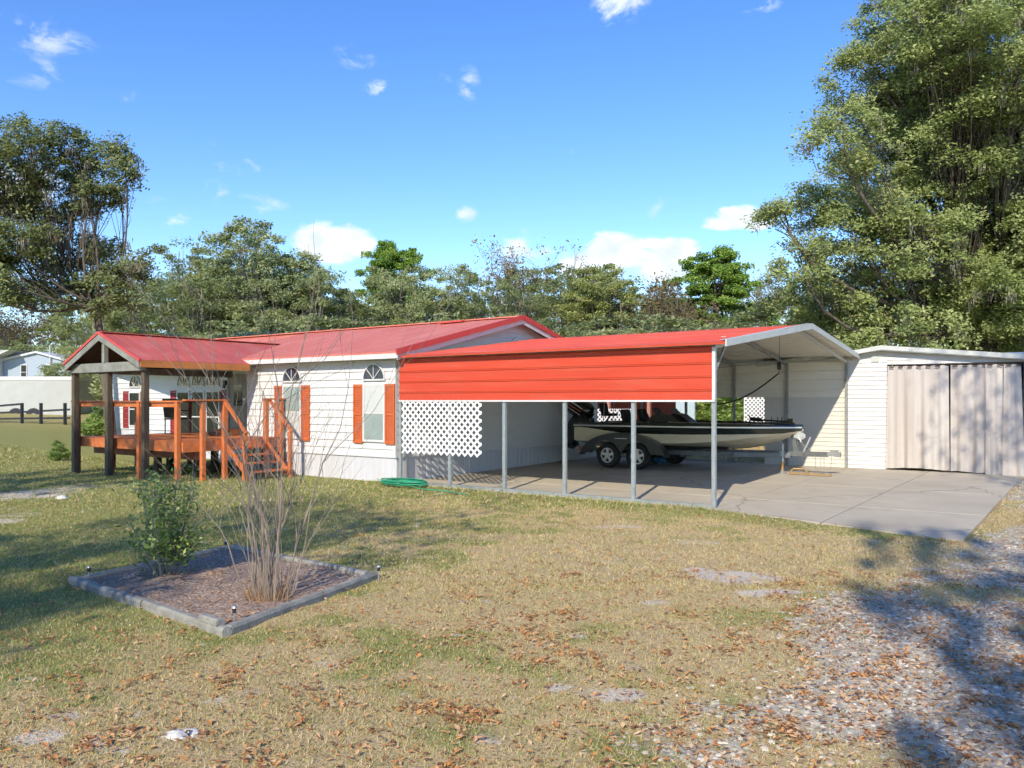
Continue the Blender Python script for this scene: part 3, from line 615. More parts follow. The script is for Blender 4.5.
# ------------------------------------------------------------ porch roof and posts
def build_porch():
    p = thing('porch', (-14.2,-1.5,0), 'open gabled porch roof on weathered posts, faded red metal top with orange edge board', 'porch')
    yf, yb = -3.3, 2.2; ul, ua, ur = -15.98, -14.28, -12.46; ze, za = 2.80, 3.52; t = .03
    r = MB()
    r.prism([(ua,yf,za-t),(ur,yf,ze-t),(ur,yf,ze),(ua,yf,za)], (0,-yf+(-.33),0))
    # over the main roof the porch roof tapers to its valley
    r.add([(ua,-.33,za),(ur,-.33,ze),(ur-.4,-.30,ze+.155),(ua,2.08,za)], [(0,1,2,3)])
    r.prism([(ul,yf,ze-t),(ua,yf,za-t),(ua,yf,za),(ul,yf,ze)], (0,-yf+(-.33),0)); r.add([(ua,-.33,za),(ul,-.33,ze),(ul,1.6,ze),(ua,2.08,za)], [(3,2,1,0)])
    y = yf+.3
    while y < -.3: r.beam((ua,y,za+.003),(ur,y,ze+.003), .025,.010,); y += .305
    r.beam((ua,yf,za+.008),(ua,2.0,za+.008), .22,.02)
    r.build('roof', M['roofpink'], p)
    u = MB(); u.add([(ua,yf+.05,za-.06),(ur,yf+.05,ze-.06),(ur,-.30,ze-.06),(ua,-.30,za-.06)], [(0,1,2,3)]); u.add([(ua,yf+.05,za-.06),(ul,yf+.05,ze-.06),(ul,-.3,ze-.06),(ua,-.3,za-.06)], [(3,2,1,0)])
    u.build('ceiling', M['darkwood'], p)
    f = MB(); f.box(ur-.02,yf,ze-.17,ur+.02,-.34,ze-.012); f.build('edge_board', M['fasciaorange'], p); 
    f = MB(); f.box(ul-.02,yf,ze-.17,ul+.02,-.34,ze-.012); f.build('edge_board', M['redtrim'], p)
    f = MB(); f.beam((ul+.03,yf-.02,ze-.09),(ua,yf-.02,za-.09), .03,.15, up=(0,1,0)) if False else None
    f = MB()
    for a in (ul+.02, ur-.02):
        f.prism([(a,yf-.03,ze-.19),(ua,yf-.03,za-.20),(ua,yf-.03,za-.045),(a,yf-.03,ze-.045)] if a < ua else [(ua,yf-.03,za-.20),(a,yf-.03,ze-.19),(a,yf-.03,ze-.045),(ua,yf-.03,za-.045)], (0,.03,0))
    f.build('rake_board', M['greybeam'], p)
    f = MB()
    for a in (ul-.02, ur+.02):
        s = [(a,yf-.05,ze-.04),(ua,yf-.05,za-.04),(ua,yf-.05,za+.025),(a,yf-.05,ze+.025)]
        f.prism(s if a < ua else [s[1],s[0],s[3],s[2]], (0,.06,0))
    f.build('rake_flashing', M['redtrim'], p)
    f = MB(); f.box(ul+.08,-3.20,2.56,ur-.1,-3.10,2.78); f.build('front_beam', M['greybeam'], p)
    f = MB(); f.box(ua-.06,-3.22,2.78,ua+.06,-3.12,3.36); f.build('king_post', M['greybeam'], p)
    MB().box(ur-.22,-3.05,2.66,ur-.12,-.0,2.76).build('side_beam', M['greybeam'], p); MB().box(ul+.1,-3.05,2.56,ul+.2,1.5,2.74).build('side_beam', M['greybeam'], p)
    for x in (-15.95,-14.30,-12.66):
        MB().box(x-.068,-3.135,-.1,x+.068,-3.0,2.56).build('post', M['greypost'], p, bevel=.008)
build_porch()

# ------------------------------------------------------------ deck with rails and stairs
def build_deck():
    d = thing('deck', (-13.8,-1,0), 'raised orange stained timber deck with railings and steps in front of the porch wall', 'deck')
    zt = .93; x0, x1, y0, y1 = -16.25, -11.5, -2.82, -.03
    f = MB(); y = y0
    while y < y1-.05: f.box(x0,y,zt-.03,x1,min(y+.135,y1),zt); y += .142
    y = 0.0
    while y < 1.95: f.box(x0,y,zt-.03,-13.02,min(y+.135,1.95),zt); y += .142
    f.build('floor', M['orangefloor'], d)
    f = MB(); f.box(x0,y0-.04,zt-.25,x1+.04,y0-.002,zt-.005); f.box(x1+.002,y0,zt-.25,x1+.04,y1,zt-.005); f.box(x0-.04,y0,zt-.25,x0-.002,1.95,zt-.005); f.build('rim_board', M['orangefloor'], d)
    f = MB(); f.box(x0+.05,y0+.35,zt-.45,x1-.05,y0+.43,zt-.26); f.box(x0+.05,-1.0,zt-.3,x1-.05,-.9,zt-.032); f.build('joist', M['browndeck_shade'], d)
    for px, py in ((-15.6,-2.3),(-14.7,-1.2),(-13.6,-2.2),(-13.0,-1.0),(-12.2,-2.0),(-11.9,-.3),(-15.2,.5)):
        MB().box(px-.07,py-.07,-.1,px+.07,py+.07,zt-.25).build('support_post', M['darkwood'], d)
    rail_z = 1.84
    def post(x, y, zt_=rail_z-.02, m='orange', w=.105): MB().box(x-w/2,y-w/2,-.1,x+w/2,y+w/2,zt_).build('rail_post', M[m], d, bevel=.006)
    post(-16.1,-2.93,m='browndeck_shade'); post(-14.45,-2.93,m='browndeck_shade'); post(-13.15,-2.93); post(-11.56,-2.93); post(-11.42,-2.38); post(-11.42,-1.80,rail_z+.02)  # left posts and rails get a browner copy: their shade is in the colour
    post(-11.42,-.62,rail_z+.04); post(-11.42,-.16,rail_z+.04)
    post(-16.32,-1.2,m='browndeck_shade'); post(-16.32,.4,m='browndeck_shade')
    def rail(p, q, m='orange', w=.13, h=.04): MB().beam(p, q, w, h).build('hand_rail', M[m], d)
    rail((-16.35,-2.93,rail_z),(-13.2,-2.93,rail_z),'browndeck_shade'); rail((-13.19,-2.93,rail_z),(-11.45,-2.93,rail_z)); rail((-11.42,-2.86,rail_z+.03),(-11.42,-1.72,rail_z+.03)); rail((-11.42,-.7,rail_z+.06),(-11.42,-.06,rail_z+.06))
    rail((-16.32,-2.86,rail_z),(-16.32,1.8,rail_z),'browndeck_shade')
    # stand of skirt balusters on the shaded back rail
    f = MB(); f.box(-16.2,-2.945,rail_z-.13,-11.5,-2.915,rail_z-.021); f.build('under_rail', M['orangefloor'], d)
    # steps towards +x
    ya, yb = -1.72, -.62
    for i, (x, z) in enumerate(((-10.72,.20),(-10.98,.385),(-11.24,.57),(-11.50+.03,.75))):
        MB().box(x-.14,ya,z-.035,x+.14,yb,z).build('step', M['orange'], d)
    for y in (ya-.03, yb+.03): MB().beam((-11.44,y,.80),(-10.58,y,.10), .04,.13).build('stringer', M['orange'], d)
    for y in (ya-.10, yb+.10):
        MB().box(-10.62-.045,y-.045,-.1,-10.62+.045,y+.045,1.10).build('newel_post', M['orange'], d, bevel=.006)
        MB().beam((-11.42,y,rail_z+.04),(-10.56,y,1.10), .09,.04).build('sloping_rail', M['orange'], d)
build_deck()
def porch_chair(x, y, rz, z, label):
    c = thing('patio_chair', (x,y,z), label, 'chair')
    def loc(mb, name, m): 
        o = mb.build(name, m, None, (0,0,0)); o.parent = c; return o
    m = MB(); m.box(-.25,-.25,.40,.25,.25,.44); loc(m, 'seat', M['black'])
    m = MB(); m.beam((0,.24,.45),(0,.33,.98), .48,.03, up=(0,1,0)); loc(m, 'backrest', M['black'])
    for a in (-.23,.23):
        for b in (-.23,.23): m = MB(); m.tube([(a,b,0),(a,b,.42)], .016, 6); loc(m, 'leg', M['black'])
        m = MB(); m.beam((a,-.22,.64),(a,.28,.66), .05,.03); m.tube([(a,-.2,.42),(a,-.2,.63)], .014, 6); loc(m, 'armrest', M['black'])
    c.rotation_euler = (0,0,rz)
porch_chair(-17.2+1.4, -.3, R(200), .93, 'dark metal patio chair on the shaded deck beside the left porch post')
def deck_crate():
    m = MB(); m.box(-14.0,-.3,.935,-13.3,.1,1.07); m.box(-14.05,-.34,1.07,-13.25,.14,1.10); o = m.build('wooden_box', M['fasciaorange'], None, (-13.65,-.1,.935), bevel=.01); tag(o, 'low tan wooden box lying on the deck floor under the arched windows', 'box')
deck_crate()

# ------------------------------------------------------------ carport
CP_L, CP_R, CP_D = -7.42, .0, 9.1
def build_carport():
    global CARPORT
    c = CARPORT = thing('carport', (-3.7,4.5,0), 'large steel carport with red roof and red side panel over the boat', 'carport')
    posts = [-7.42,-5.96,-4.50,-3.04,-1.55,.0]; ze = 2.82
    for x in posts:
        w = .035
        MB().box(x-w,-.035,.0,x+w,.035,ze-.03 if x != posts[1] else 1.9).build('post', M['galv'], c, bevel=.004)
    for x in posts:
        if x < -7: continue
        MB().box(x-.032,CP_D-.12,.095,x+.032,CP_D-.055,ze+.06).build('rear_post', M['galvdark'], c)
    MB().box(CP_L,-.03,.0,CP_R,.03,.055).build('base_rail', M['galv'], c)
    # ribbed red side panel
    def ribbed(mb, x0, x1, y, z0, z1, s, out, n=4):
        hgt = (z1-z0)/n
        for i in range(n):
            za = z0+i*hgt; prof = [(0,za),(0,za+hgt*.62),(.014,za+hgt*.68),(.014,za+hgt*.74),(.022,za+hgt*.80),(.022,za+hgt*.88),(0,za+hgt*.95),(0,za+hgt)]
            for (o0, a), (o1, b) in zip(prof[:-1], prof[1:]): mb.add([(x0,y+out*o0,a),(x1,y+out*o0,a),(x1,y+out*o1,b),(x0,y+out*o1,b)], [(0,1,2,3)])
    m = MB(); ribbed(m, CP_L,CP_R-.01,-.045, 1.87,2.80, 1,-1,4); m.build('side_panel', M['panelred'], c)
    m = MB(); ribbed(m, CP_L,CP_R-.01,-.038, 1.87,2.80, 1,-1,4); m.build('side_panel_back', M['underside'], c)
    m = MB(); m.box(CP_L,-.072,1.835,CP_R+.04,-.03,1.868); m.box(CP_R-.008,-.075,1.868,CP_R+.045,-.025,ze-.04); m.build('panel_trim', M['white'], c)
    m = MB(); ribbed(m, -7.5,-.04, CP_D-.04, 1.95,2.92, 1,-1,4); m.build('rear_panel', M['underside'], c)
    # roof, sheets run along the length; lifted above the frame
    yp, zp = 4.75, 3.49; y0, z0 = -.24, 2.845; y1, z1 = CP_D+.55, 2.95; xl, xr = -7.2, .30
    def sheet(mb, off):
        for (ya, za, yb, zb) in ((y0,z0,yp,zp),(y1,z1,yp,zp)):
            n = 16
            for i in range(n):
                pr = []
                for k_, t in ((0,0),(0,.70),(.018,.78),(.018,.92),(0,1)):
                    s = (i+t)/n; pr.append((ya+(yb-ya)*s, za+(zb-za)*s+k_+off))
                for (a, b), (a2, b2) in zip(pr[:-1], pr[1:]):
                    q = [(xl,a,b),(xr,a,b),(xr,a2,b2),(xl,a2,b2)]; mb.add(q, [(0,1,2,3) if ya < yb else (3,2,1,0)])
    m = MB(); sheet(m, .012); m.add([(xl,y0,z0+.012),(xr,y0,z0+.012),(xr,y0+.01,z0-.035),(xl,y0+.01,z0-.035)], [(3,2,1,0)]); m.add([(xl,yp-.06,zp+.03),(xr,yp-.06,zp+.03),(xr,yp,zp+.04),(xl,yp,zp+.04)], [(0,1,2,3)])
    roof = m.build('roof', M['rooforange'], c)
    m = MB(); sheet(m, .0); m.build('roof_underside', M['underside'], c)
    m = MB(); d = .13
    for (ya, za) in ((y0-.02,z0),(y1+.02,z1)):
        m.prism([(xr,ya,za-.075),(xr,yp,zp-.07),(xr,yp,zp+.05),(xr,ya,za+.04)] if ya < yp else [(xr,yp,zp-.07),(xr,ya,za-.075),(xr,ya,za+.04),(xr,yp,zp+.05)], (.03,0,0))
        m.add([(xr-.12,ya,za+.036),(xr+.03,ya,za+.036),(xr+.03,yp,zp+.055),(xr-.12,yp,zp+.055)], [(0,1,2,3) if ya < yp else (3,2,1,0)])
    m.build('gable_trim', M['trimgrey'], c)
    for x in posts:
        if x < -7.3: continue
        m = MB(); m.beam((x,.0,ze-.03),(x,yp,zp-.075), .055,.055); m.beam((x,CP_D,ze+.04),(x,yp,zp-.075), .055,.055); m.build('rafter', M['galvdark'] if x < 0 else M['trimgrey'], c)
    m = MB(); m.box(CP_L,-.03,ze-.05,CP_R,.03,ze-.0); m.box(CP_L,CP_D-.03,ze+.02,CP_R,CP_D+.03,ze+.07); m.build('top_rail', M['galvdark'], c)
    m = MB(); m.beam((-1.55,2.3,3.10),(0,2.3,3.10), .04,.04); m.beam((-1.55,.02,2.2),(-1.55,.8,2.95), .04,.04); m.beam((0,.03,2.35),(0,.55,2.88), .035,.035); m.build('knee_brace', M['galvdark'], c)
    MB().box(CP_L,CP_D-.03,.09,CP_R,CP_D+.02,.14).build('rear_base_rail', M['galvdark'], c)
build_carport()

def lattice(name, x0, x1, y, z0, z1, pitch, w, label, org, m, frame=False, parent=None):
    mb = MB(); W_, H_ = x1-x0, z1-z0; n = int((W_+H_)/pitch)+2
    for k, s in ((0,1),(1,-1)):
        for i in range(-n, n+1):
            # diagonal line x = c + s*z ; clip to the rectangle
            c0 = i*pitch
            pts = []
            za, zb = 0., H_
            if s == 1: xa, xb = c0, c0+H_
            else: xa, xb = c0+H_, c0
            def clipx(xa, za, xb, zb):
                for lim, sg in ((0,1),(W_,-1)):
                    fa, fb = (xa-lim)*sg, (xb-lim)*sg
                    if fa < 0 and fb < 0: return None
                    if fa < 0: t = fa/(fa-fb); xa, za = xa+(xb-xa)*t, za+(zb-za)*t
                    elif fb < 0: t = fb/(fb-fa); xb, zb = xb+(xa-xb)*t, zb+(za-zb)*t
                return xa, za, xb, zb
            r = clipx(xa, za, xb, zb)
            if not r or abs(r[0]-r[2]) < .03: continue
            mb.beam((x0+r[0], y-.006*k, z0+r[1]), (x0+r[2], y-.006*k, z0+r[3]), .005, w, up=(0,0,1))
    if frame:
        mb.box(x0-.03,y-.02,z0-.03,x0+.0,y+.015,z1+.03); mb.box(x1,y-.02,z0-.03,x1+.03,y+.015,z1+.03)
    o = mb.build(name, m, parent, org)
    if parent is None: tag(o, label, 'trellis')
    return o
lattice('lattice_panel', -7.33,-5.06,-.055, .68,1.86, .165, .044, 'wide white diagonal lattice panel hung below the red side panel next to the house', (-6.2,-.05,.68), M['lattice'], parent=CARPORT)
lattice('garden_trellis', -5.08,-4.31,15.5, .55,1.98, .15, .045, 'small white lattice panel behind the carport beside the shed wall', (-4.7,15.5,.5), M['lattice'], True)

def build_reel():
    r = thing('cord_reel', (-.62,4.2,3.3), 'small black cord reel hanging under the carport roof with a drooping cable', 'cord reel')
    bx, by = -.6, 5.40
    m = MB(); m.disc((bx,by,2.66),(1,.2,0),.09,.09,14); m.box(bx-.03,by-.03,2.58,bx+.03,by+.03,2.76); m.build('reel_body', M['black'], r)
    m = MB(); m.tube([(bx,by,2.76),(bx,by,3.38)], .005, 5); m.build('hanger', M['black'], r)
    m = MB(); m.box(bx-.025,by-.025,2.46,bx+.025,by+.025,2.56); m.build('plug', M['galvdark'], r)
    m = MB(); P0, P1 = Vector((bx,by,2.5)), Vector((-2.75,6.2,1.75))
    m.tube([P0.lerp(P1, i/12)+Vector((0,0,-.22*math.sin(math.pi*i/12))) for i in range(13)], .018, 6); m.build('cable', M['black'], r)
    m = MB(); m.tube([(bx-.02,by,2.73),(-1.6,5.9,2.72),(-3.05,6.6,2.68)], .010, 5); m.build('wire', M['galvdark'], r)
build_reel()
def build_lamp():
    m = MB(); m.box(-.35,1.2,3.0,-.25,1.32,3.06); m.tube([(-.3,1.2,2.99),(-.3,1.14,2.93)],.05,8); m.tube([(-.3,1.32,2.99),(-.3,1.42,2.93)],.05,8)
    o = m.build('twin_floodlight', M['trimgrey'], None, (-.3,1.26,2.95)); tag(o, 'small twin-headed floodlight fixed under the carport roof near its front corner', 'floodlight')
build_lamp()

# ------------------------------------------------------------ shed
def build_shed():
    s = thing('shed', (1,11,0), 'long low white shed with pale mossy roof edge and curtained opening', 'shed')
    y = CP_D; X0, X1 = -2.16, 4.35
    m = MB(); lap_siding(m, (X0,y),(.97,y), .08,2.98,(0,-1), course=.115, lip=.020); m.build('wall', M['siding'], s)
    m = MB(); lap_siding(m, (X0+.002,y-.022),(-.02,y-.022), .08,1.96,(0,-1), course=.115, lip=.020); m.box(X0-.02,y-.04,.08,X0+.04,y,1.96); m.build('shade_toned_wall', M['siding_shaded'], s)
    m = MB(); lap_siding(m, (.97,y),(X1,y), 2.78,3.0,(0,-1), course=.11, lip=.018); m.build('header_wall', M['siding'], s)
    m = MB(); lap_siding(m, (-.1,y+.004),(X1,y+.004), 2.86,3.2,(0,-1), course=.09, lip=.012, clip=lambda t: min(3.02+.16*t*4.4/.97, 3.17-.335*(t*4.45-.97)/3.4)); m.add([(-.4,y+.012,2.8),(X1,y+.012,2.8),(X1,y+.012,2.88),(.87,y+.012,3.2),(-.4,y+.012,3.0)], [(0,1,2,3,4)]); m.build('gable_boards', M['siding_shaded'], s)
    m = MB(); m.box(3.95,y-.02,.08,X1,y+.02,2.78); m.build('corner_post', M['lightblue'], s)
    m = MB(); m.add([(X0,y,0),(X0,y+6,0),(X0,y+6,3),(X0,y,3)], [(3,2,1,0)]); m.add([(X1,y,0),(X1,y+6,0),(X1,y+6,2.8),(X1,y,2.8)], [(0,1,2,3)]); m.add([(X0,y+6,0),(X1,y+6,0),(X1,y+6,2.9),(X0,y+6,2.9)], [(3,2,1,0)]); m.build('side_wall', M['siding'], s)
    m = MB(); m.add([(.97,y+.9,.1),(X1,y+.9,.1),(X1,y+.9,2.8),(.97,y+.9,2.8)], [(0,1,2,3)]); m.build('inner_shade_sheet', M['darkwood'], s)  # dark sheet behind the curtains, standing in for the shade inside the shed
    m = MB(); yy = y-.22
    for a, za, b, zb in ((X0-.2,2.90,.87,3.24),(.87,3.24,X1+.3,2.84)): m.prism([(a,yy,za-.10),(b,yy,zb-.10),(b,yy,zb),(a,yy,za)], (0,6.6,0))
    m.build('roof', M['shedroof'], s)
    m = MB(); 
    for a, za, b, zb in ((.0,3.13,.87,3.27),(.87,3.27,X1+.3,2.87)): m.prism([(a,yy-.02,za-.11),(b,yy-.02,zb-.11),(b,yy-.02,zb),(a,yy-.02,za)], (0,.03,0))
    m.build('roof_edge', M['trimgrey'], s)
    MB().tube([(1.0,y-.09,2.765),(4.1,y-.09,2.735)], .018, 8).build('curtain_rod', M['darkwood'], s)
    MB().box(.60,y-.04,2.86,.78,y,3.0).build('vent', M['trimgrey'], s)
build_shed()
def curtain(x0, x1, zt0, zt1, zb, amp, nf, label, yoff=0, seed=0, lean0=0, lean1=0):
    rng = np.random.default_rng(seed); nu, nv = 90, 24; y = CP_D-.09+yoff
    vs = []; ph = rng.random(4)*6
    for j in range(nv+1):
        v = j/nv
        for i in range(nu+1):
            u = i/nu; xa = x0+lean0*v; xb = x1+lean1*v; x = xa+(xb-xa)*u
            a = amp*(.35+.65*v); yy = y-a*(.6*math.sin(2*math.pi*nf*u+ph[0]+v*.5)+.4*math.sin(2*math.pi*nf*1.7*u+ph[1]-v)+.25*math.sin(2*math.pi*nf*.6*u+ph[2]))
            top = zt0+(zt1-zt0)*u-.022*abs(math.sin(math.pi*(x-x0)/.21))
            bot = zb+.02*math.sin(5*u+ph[3])+.02*u
            vs.append((x, yy, top+(bot-top)*v))
    i = np.arange((nu+1)*(nv+1)).reshape(nv+1, nu+1); f = np.stack([i[1:,:-1], i[1:,1:], i[:-1,1:], i[:-1,:-1]], -1).reshape(-1,4)
    org = ((x0+x1)/2, y, zb); c = thing('curtain', org, label, 'curtain', 'canvas curtains across the shed opening')
    np_mesh('cloth', np.array(vs), f, M['curtain'], parent=c, smooth=True)
    m = MB(); x = x0+.1
    while x < x1-.03:
        z = zt0+(zt1-zt0)*(x-x0)/(x1-x0); m.box(x-.055,y-.055,z-.055,x+.055,y-.048,z-.03); x += .21
    m.build('hook_slot', M['darkwood'], c)
curtain(1.00,2.385,2.74,2.735,.14,.045,4.2,'wide pinkish canvas curtain at the left end of the shed opening, beside the white siding',0,1,-.05,.02)
curtain(2.43,3.22,2.735,2.73,.12,.040,2.4,'pale canvas curtain right of the dark gap in the shed opening',0.0,2,0,-.06)
curtain(3.17,3.53,2.73,2.725,.07,.035,1.6,'narrow bunched canvas curtain third from the left in the shed opening',-.05,3,.0,-.0)
curtain(3.55,3.90,2.725,2.72,.07,.035,1.4,'last narrow canvas curtain at the right end of the shed opening',-.05,4,-.03,.08)

# ------------------------------------------------------------ boat trailer
def wheel(parent, x, y, z, out, name='wheel'):
    r = .335; ax = (0,out,0); yo = y
    t = MB(); prof = [(.20,-.10),(.29,-.105),(.325,-.08),(.335,-.03),(.335,.03),(.325,.08),(.29,.105),(.20,.10)]
    n = 28; base = len(t.v)
    for a in range(n):
        th = 2*math.pi*a/n
        for rr, o in prof: t.v.append((x+math.cos(th)*rr, yo+o, z+math.sin(th)*rr))
    k = len(prof)
    for a in range(n):
        for b in range(k): t.f.append((a*k+b, a*k+(b+1)%k, ((a+1)%n)*k+(b+1)%k, ((a+1)%n)*k+b))
    w = t.build(name, M['tyre'], parent, smooth=True)
    m = MB(); m.disc((x,yo+out*.065,z), ax, .205, .03, 28, r0=.172); 
    for i in range(5):
        th = 2*math.pi*i/5+.3; d = Vector((math.cos(th),0,math.sin(th))); c = Vector((x,yo+out*.068,z)); m.beam(c+d*.03, c+d*.185, .07, .025, up=(0,out,0))
    m.disc((x,yo+out*.07,z), ax, .062, .04, 16); m.build('rim', M['rim'], w)
    m = MB(); m.disc((x,yo+out*.03,z), ax, .195, .02, 24); m.build('brake_drum', M['hub'], w)
BY = 6.75        # centre line of boat and trailer
def build_trailer():
    t = thing('boat_trailer', (-3.5,BY,.07), 'tandem-axle boat trailer with dark fenders and silver rims under the bass boat', 'trailer')
    g = .075
    for s in (-1, 1):
        MB().beam((-6.0,BY+s*.55,.52),(-2.0,BY+s*.55,.52), .06,.11).build('frame_rail', M['trailer'], t)
        MB().beam((-2.0,BY+s*.55,.52),(-.75,BY+s*.05,.52), .06,.11).build('frame_rail', M['trailer'], t)
        MB().beam((-5.6,BY+s*.38,.68),(-2.2,BY+s*.38,.66), .10,.06).build('bunk', M['carpet'], t)
        for x in (-5.22,-4.33): wheel(t, x, BY+s*1.10, g+.335, s)
        # double-arched fender
        m = MB(); yc = BY+s*1.10; pts = []
        for i in range(25):
            u = i/24; x = -6.05+2.55*u; z = .40+.62*(math.sin(math.pi*min(max((u-.02)/.96,0),1))**.42)
            pts.append((x, z))
        for (xa, za), (xb, zb) in zip(pts[:-1], pts[1:]):
            m.add([(xa,yc-.15,za),(xb,yc-.15,zb),(xb,yc+.15,zb),(xa,yc+.15,za)], [(0,1,2,3)])
            for yy, o in ((yc+s*.15, s),):
                inner = lambda x, z: max(.47, min(z-.05, max([math.sqrt(max(0,.40**2-(x-cx)**2))+g+.335 for cx in (-5.22,-4.33)])))
                ia, ib = inner(xa, za), inner(xb, zb); ia = min(ia, za); ib = min(ib, zb)
                m.add([(xa,yy,ia),(xb,yy,ib),(xb,yy,zb),(xa,yy,za)], [(0,1,2,3)])
        m.build('fender', M['fender'], t, smooth=False)
        MB().box(-4.95,yc+s*.152,.86,-4.60,yc+s*.16,.875).build('fender_trim', M['silver'], t)
        MB().box(-6.1,BY+s*.95,.50,-6.0,BY+s*1.2,.62).build('tail_lamp', M['motorred'], t)
    for x in (-5.9,-5.22,-4.33,-3.4,-2.2): MB().beam((x,BY-1.0 if x in(-5.22,-4.33) else BY-.55,.44),(x,BY+1.0 if x in(-5.22,-4.33) else BY+.55,.44), .07,.07).build('cross_member', M['trailer'], t)
    MB().beam((-2.4,BY,.55),(.12,BY,.57), .10,.12).build('tongue', M['trailer'], t)
    m = MB(); m.beam((.12,BY,.58),(.30,BY,.59), .11,.10); m.beam((.28,BY,.58),(.42,BY,.575), .08,.12); m.box(.18,BY-.03,.63,.36,BY+.03,.68); m.build('coupler', M['galvdark'], t)
    m = MB(); m.beam((-.62,BY,.60),(-.70,BY,1.10), .09,.10); m.beam((-.30,BY,.60),(-.66,BY,1.02), .06,.07); m.build('winch_post', M['trailer'], t)
    m = MB(); m.disc((-.52,BY-.02,1.0),(0,1,0),.10,.10,14); m.box(-.66,BY-.06,.95,-.42,BY+.06,1.03); m.tube([(-.52,BY-.08,1.0),(-.52,BY-.2,1.0),(-.44,BY-.2,.86)], .012, 6); m.box(-.74,BY-.09,1.06,-.62,BY+.09,1.16); m.build('winch', M['silver'], t)
    m = MB(); m.beam((-.40,BY-.12,.62),(-.24,BY-.12,.98), .012, .11, up=(0,1,0)); m.build('winch_guard', M['white'], t)
    j = MB(); jx, jy = -.92, BY-.12; j.tube([(jx,jy,.36),(jx,jy,.80)], .036, 10); j.tube([(jx,jy,.79),(jx-.02,jy-.05,.86),(jx-.16,jy-.10,.87)], .012, 6); j.box(jx-.06,jy-.04,.50,jx+.06,jy+.12,.62); jk = j.build('jack', M['galv'], t)
    j = MB(); j.tube([(jx,jy,.13),(jx,jy,.37)], .028, 10); j.build('jack_leg', M['rusty'], jk)
    j = MB(); j.disc((jx,jy,.085),(0,0,1),.10,.02,14); j.tube([(jx,jy,.09),(jx,jy,.15)], .05, 10); j.build('jack_foot', M['galvdark'], jk)
    m = MB(); m.box(-1.42,BY-.08,.47,-1.2,BY-.055,.54); m.build('side_marker_lamp', M['rusty'], t)
    for k, (xx, w) in enumerate(((-.15,.12),(.05,.16))):
        MB().tube([(xx,BY-.05,.54),(xx+.01,BY-.08,.24),(xx+w,BY-.10,.20),(xx+w+.02,BY-.06,.54)], .007, 5).build('safety_chain', M['galvdark'], t)
build_trailer()
def build_ramp_bar():
    m = MB(); m.beam((-.72,BY-.25,.105),(.30,BY-.35,.105), .05,.03); m.tube([(-.72,BY-.2,.12),(-.66,BY-.1,.20),(-.45,BY-.02,.20),(-.3,BY-.1,.115)], .02, 6)
    o = m.build('tie_down_bar', M['rusty'], None, (-.2,BY-.3,.09)); tag(o, 'thin rusty bar with a strap lying on the concrete below the trailer coupler', 'metal bar')
build_ramp_bar()

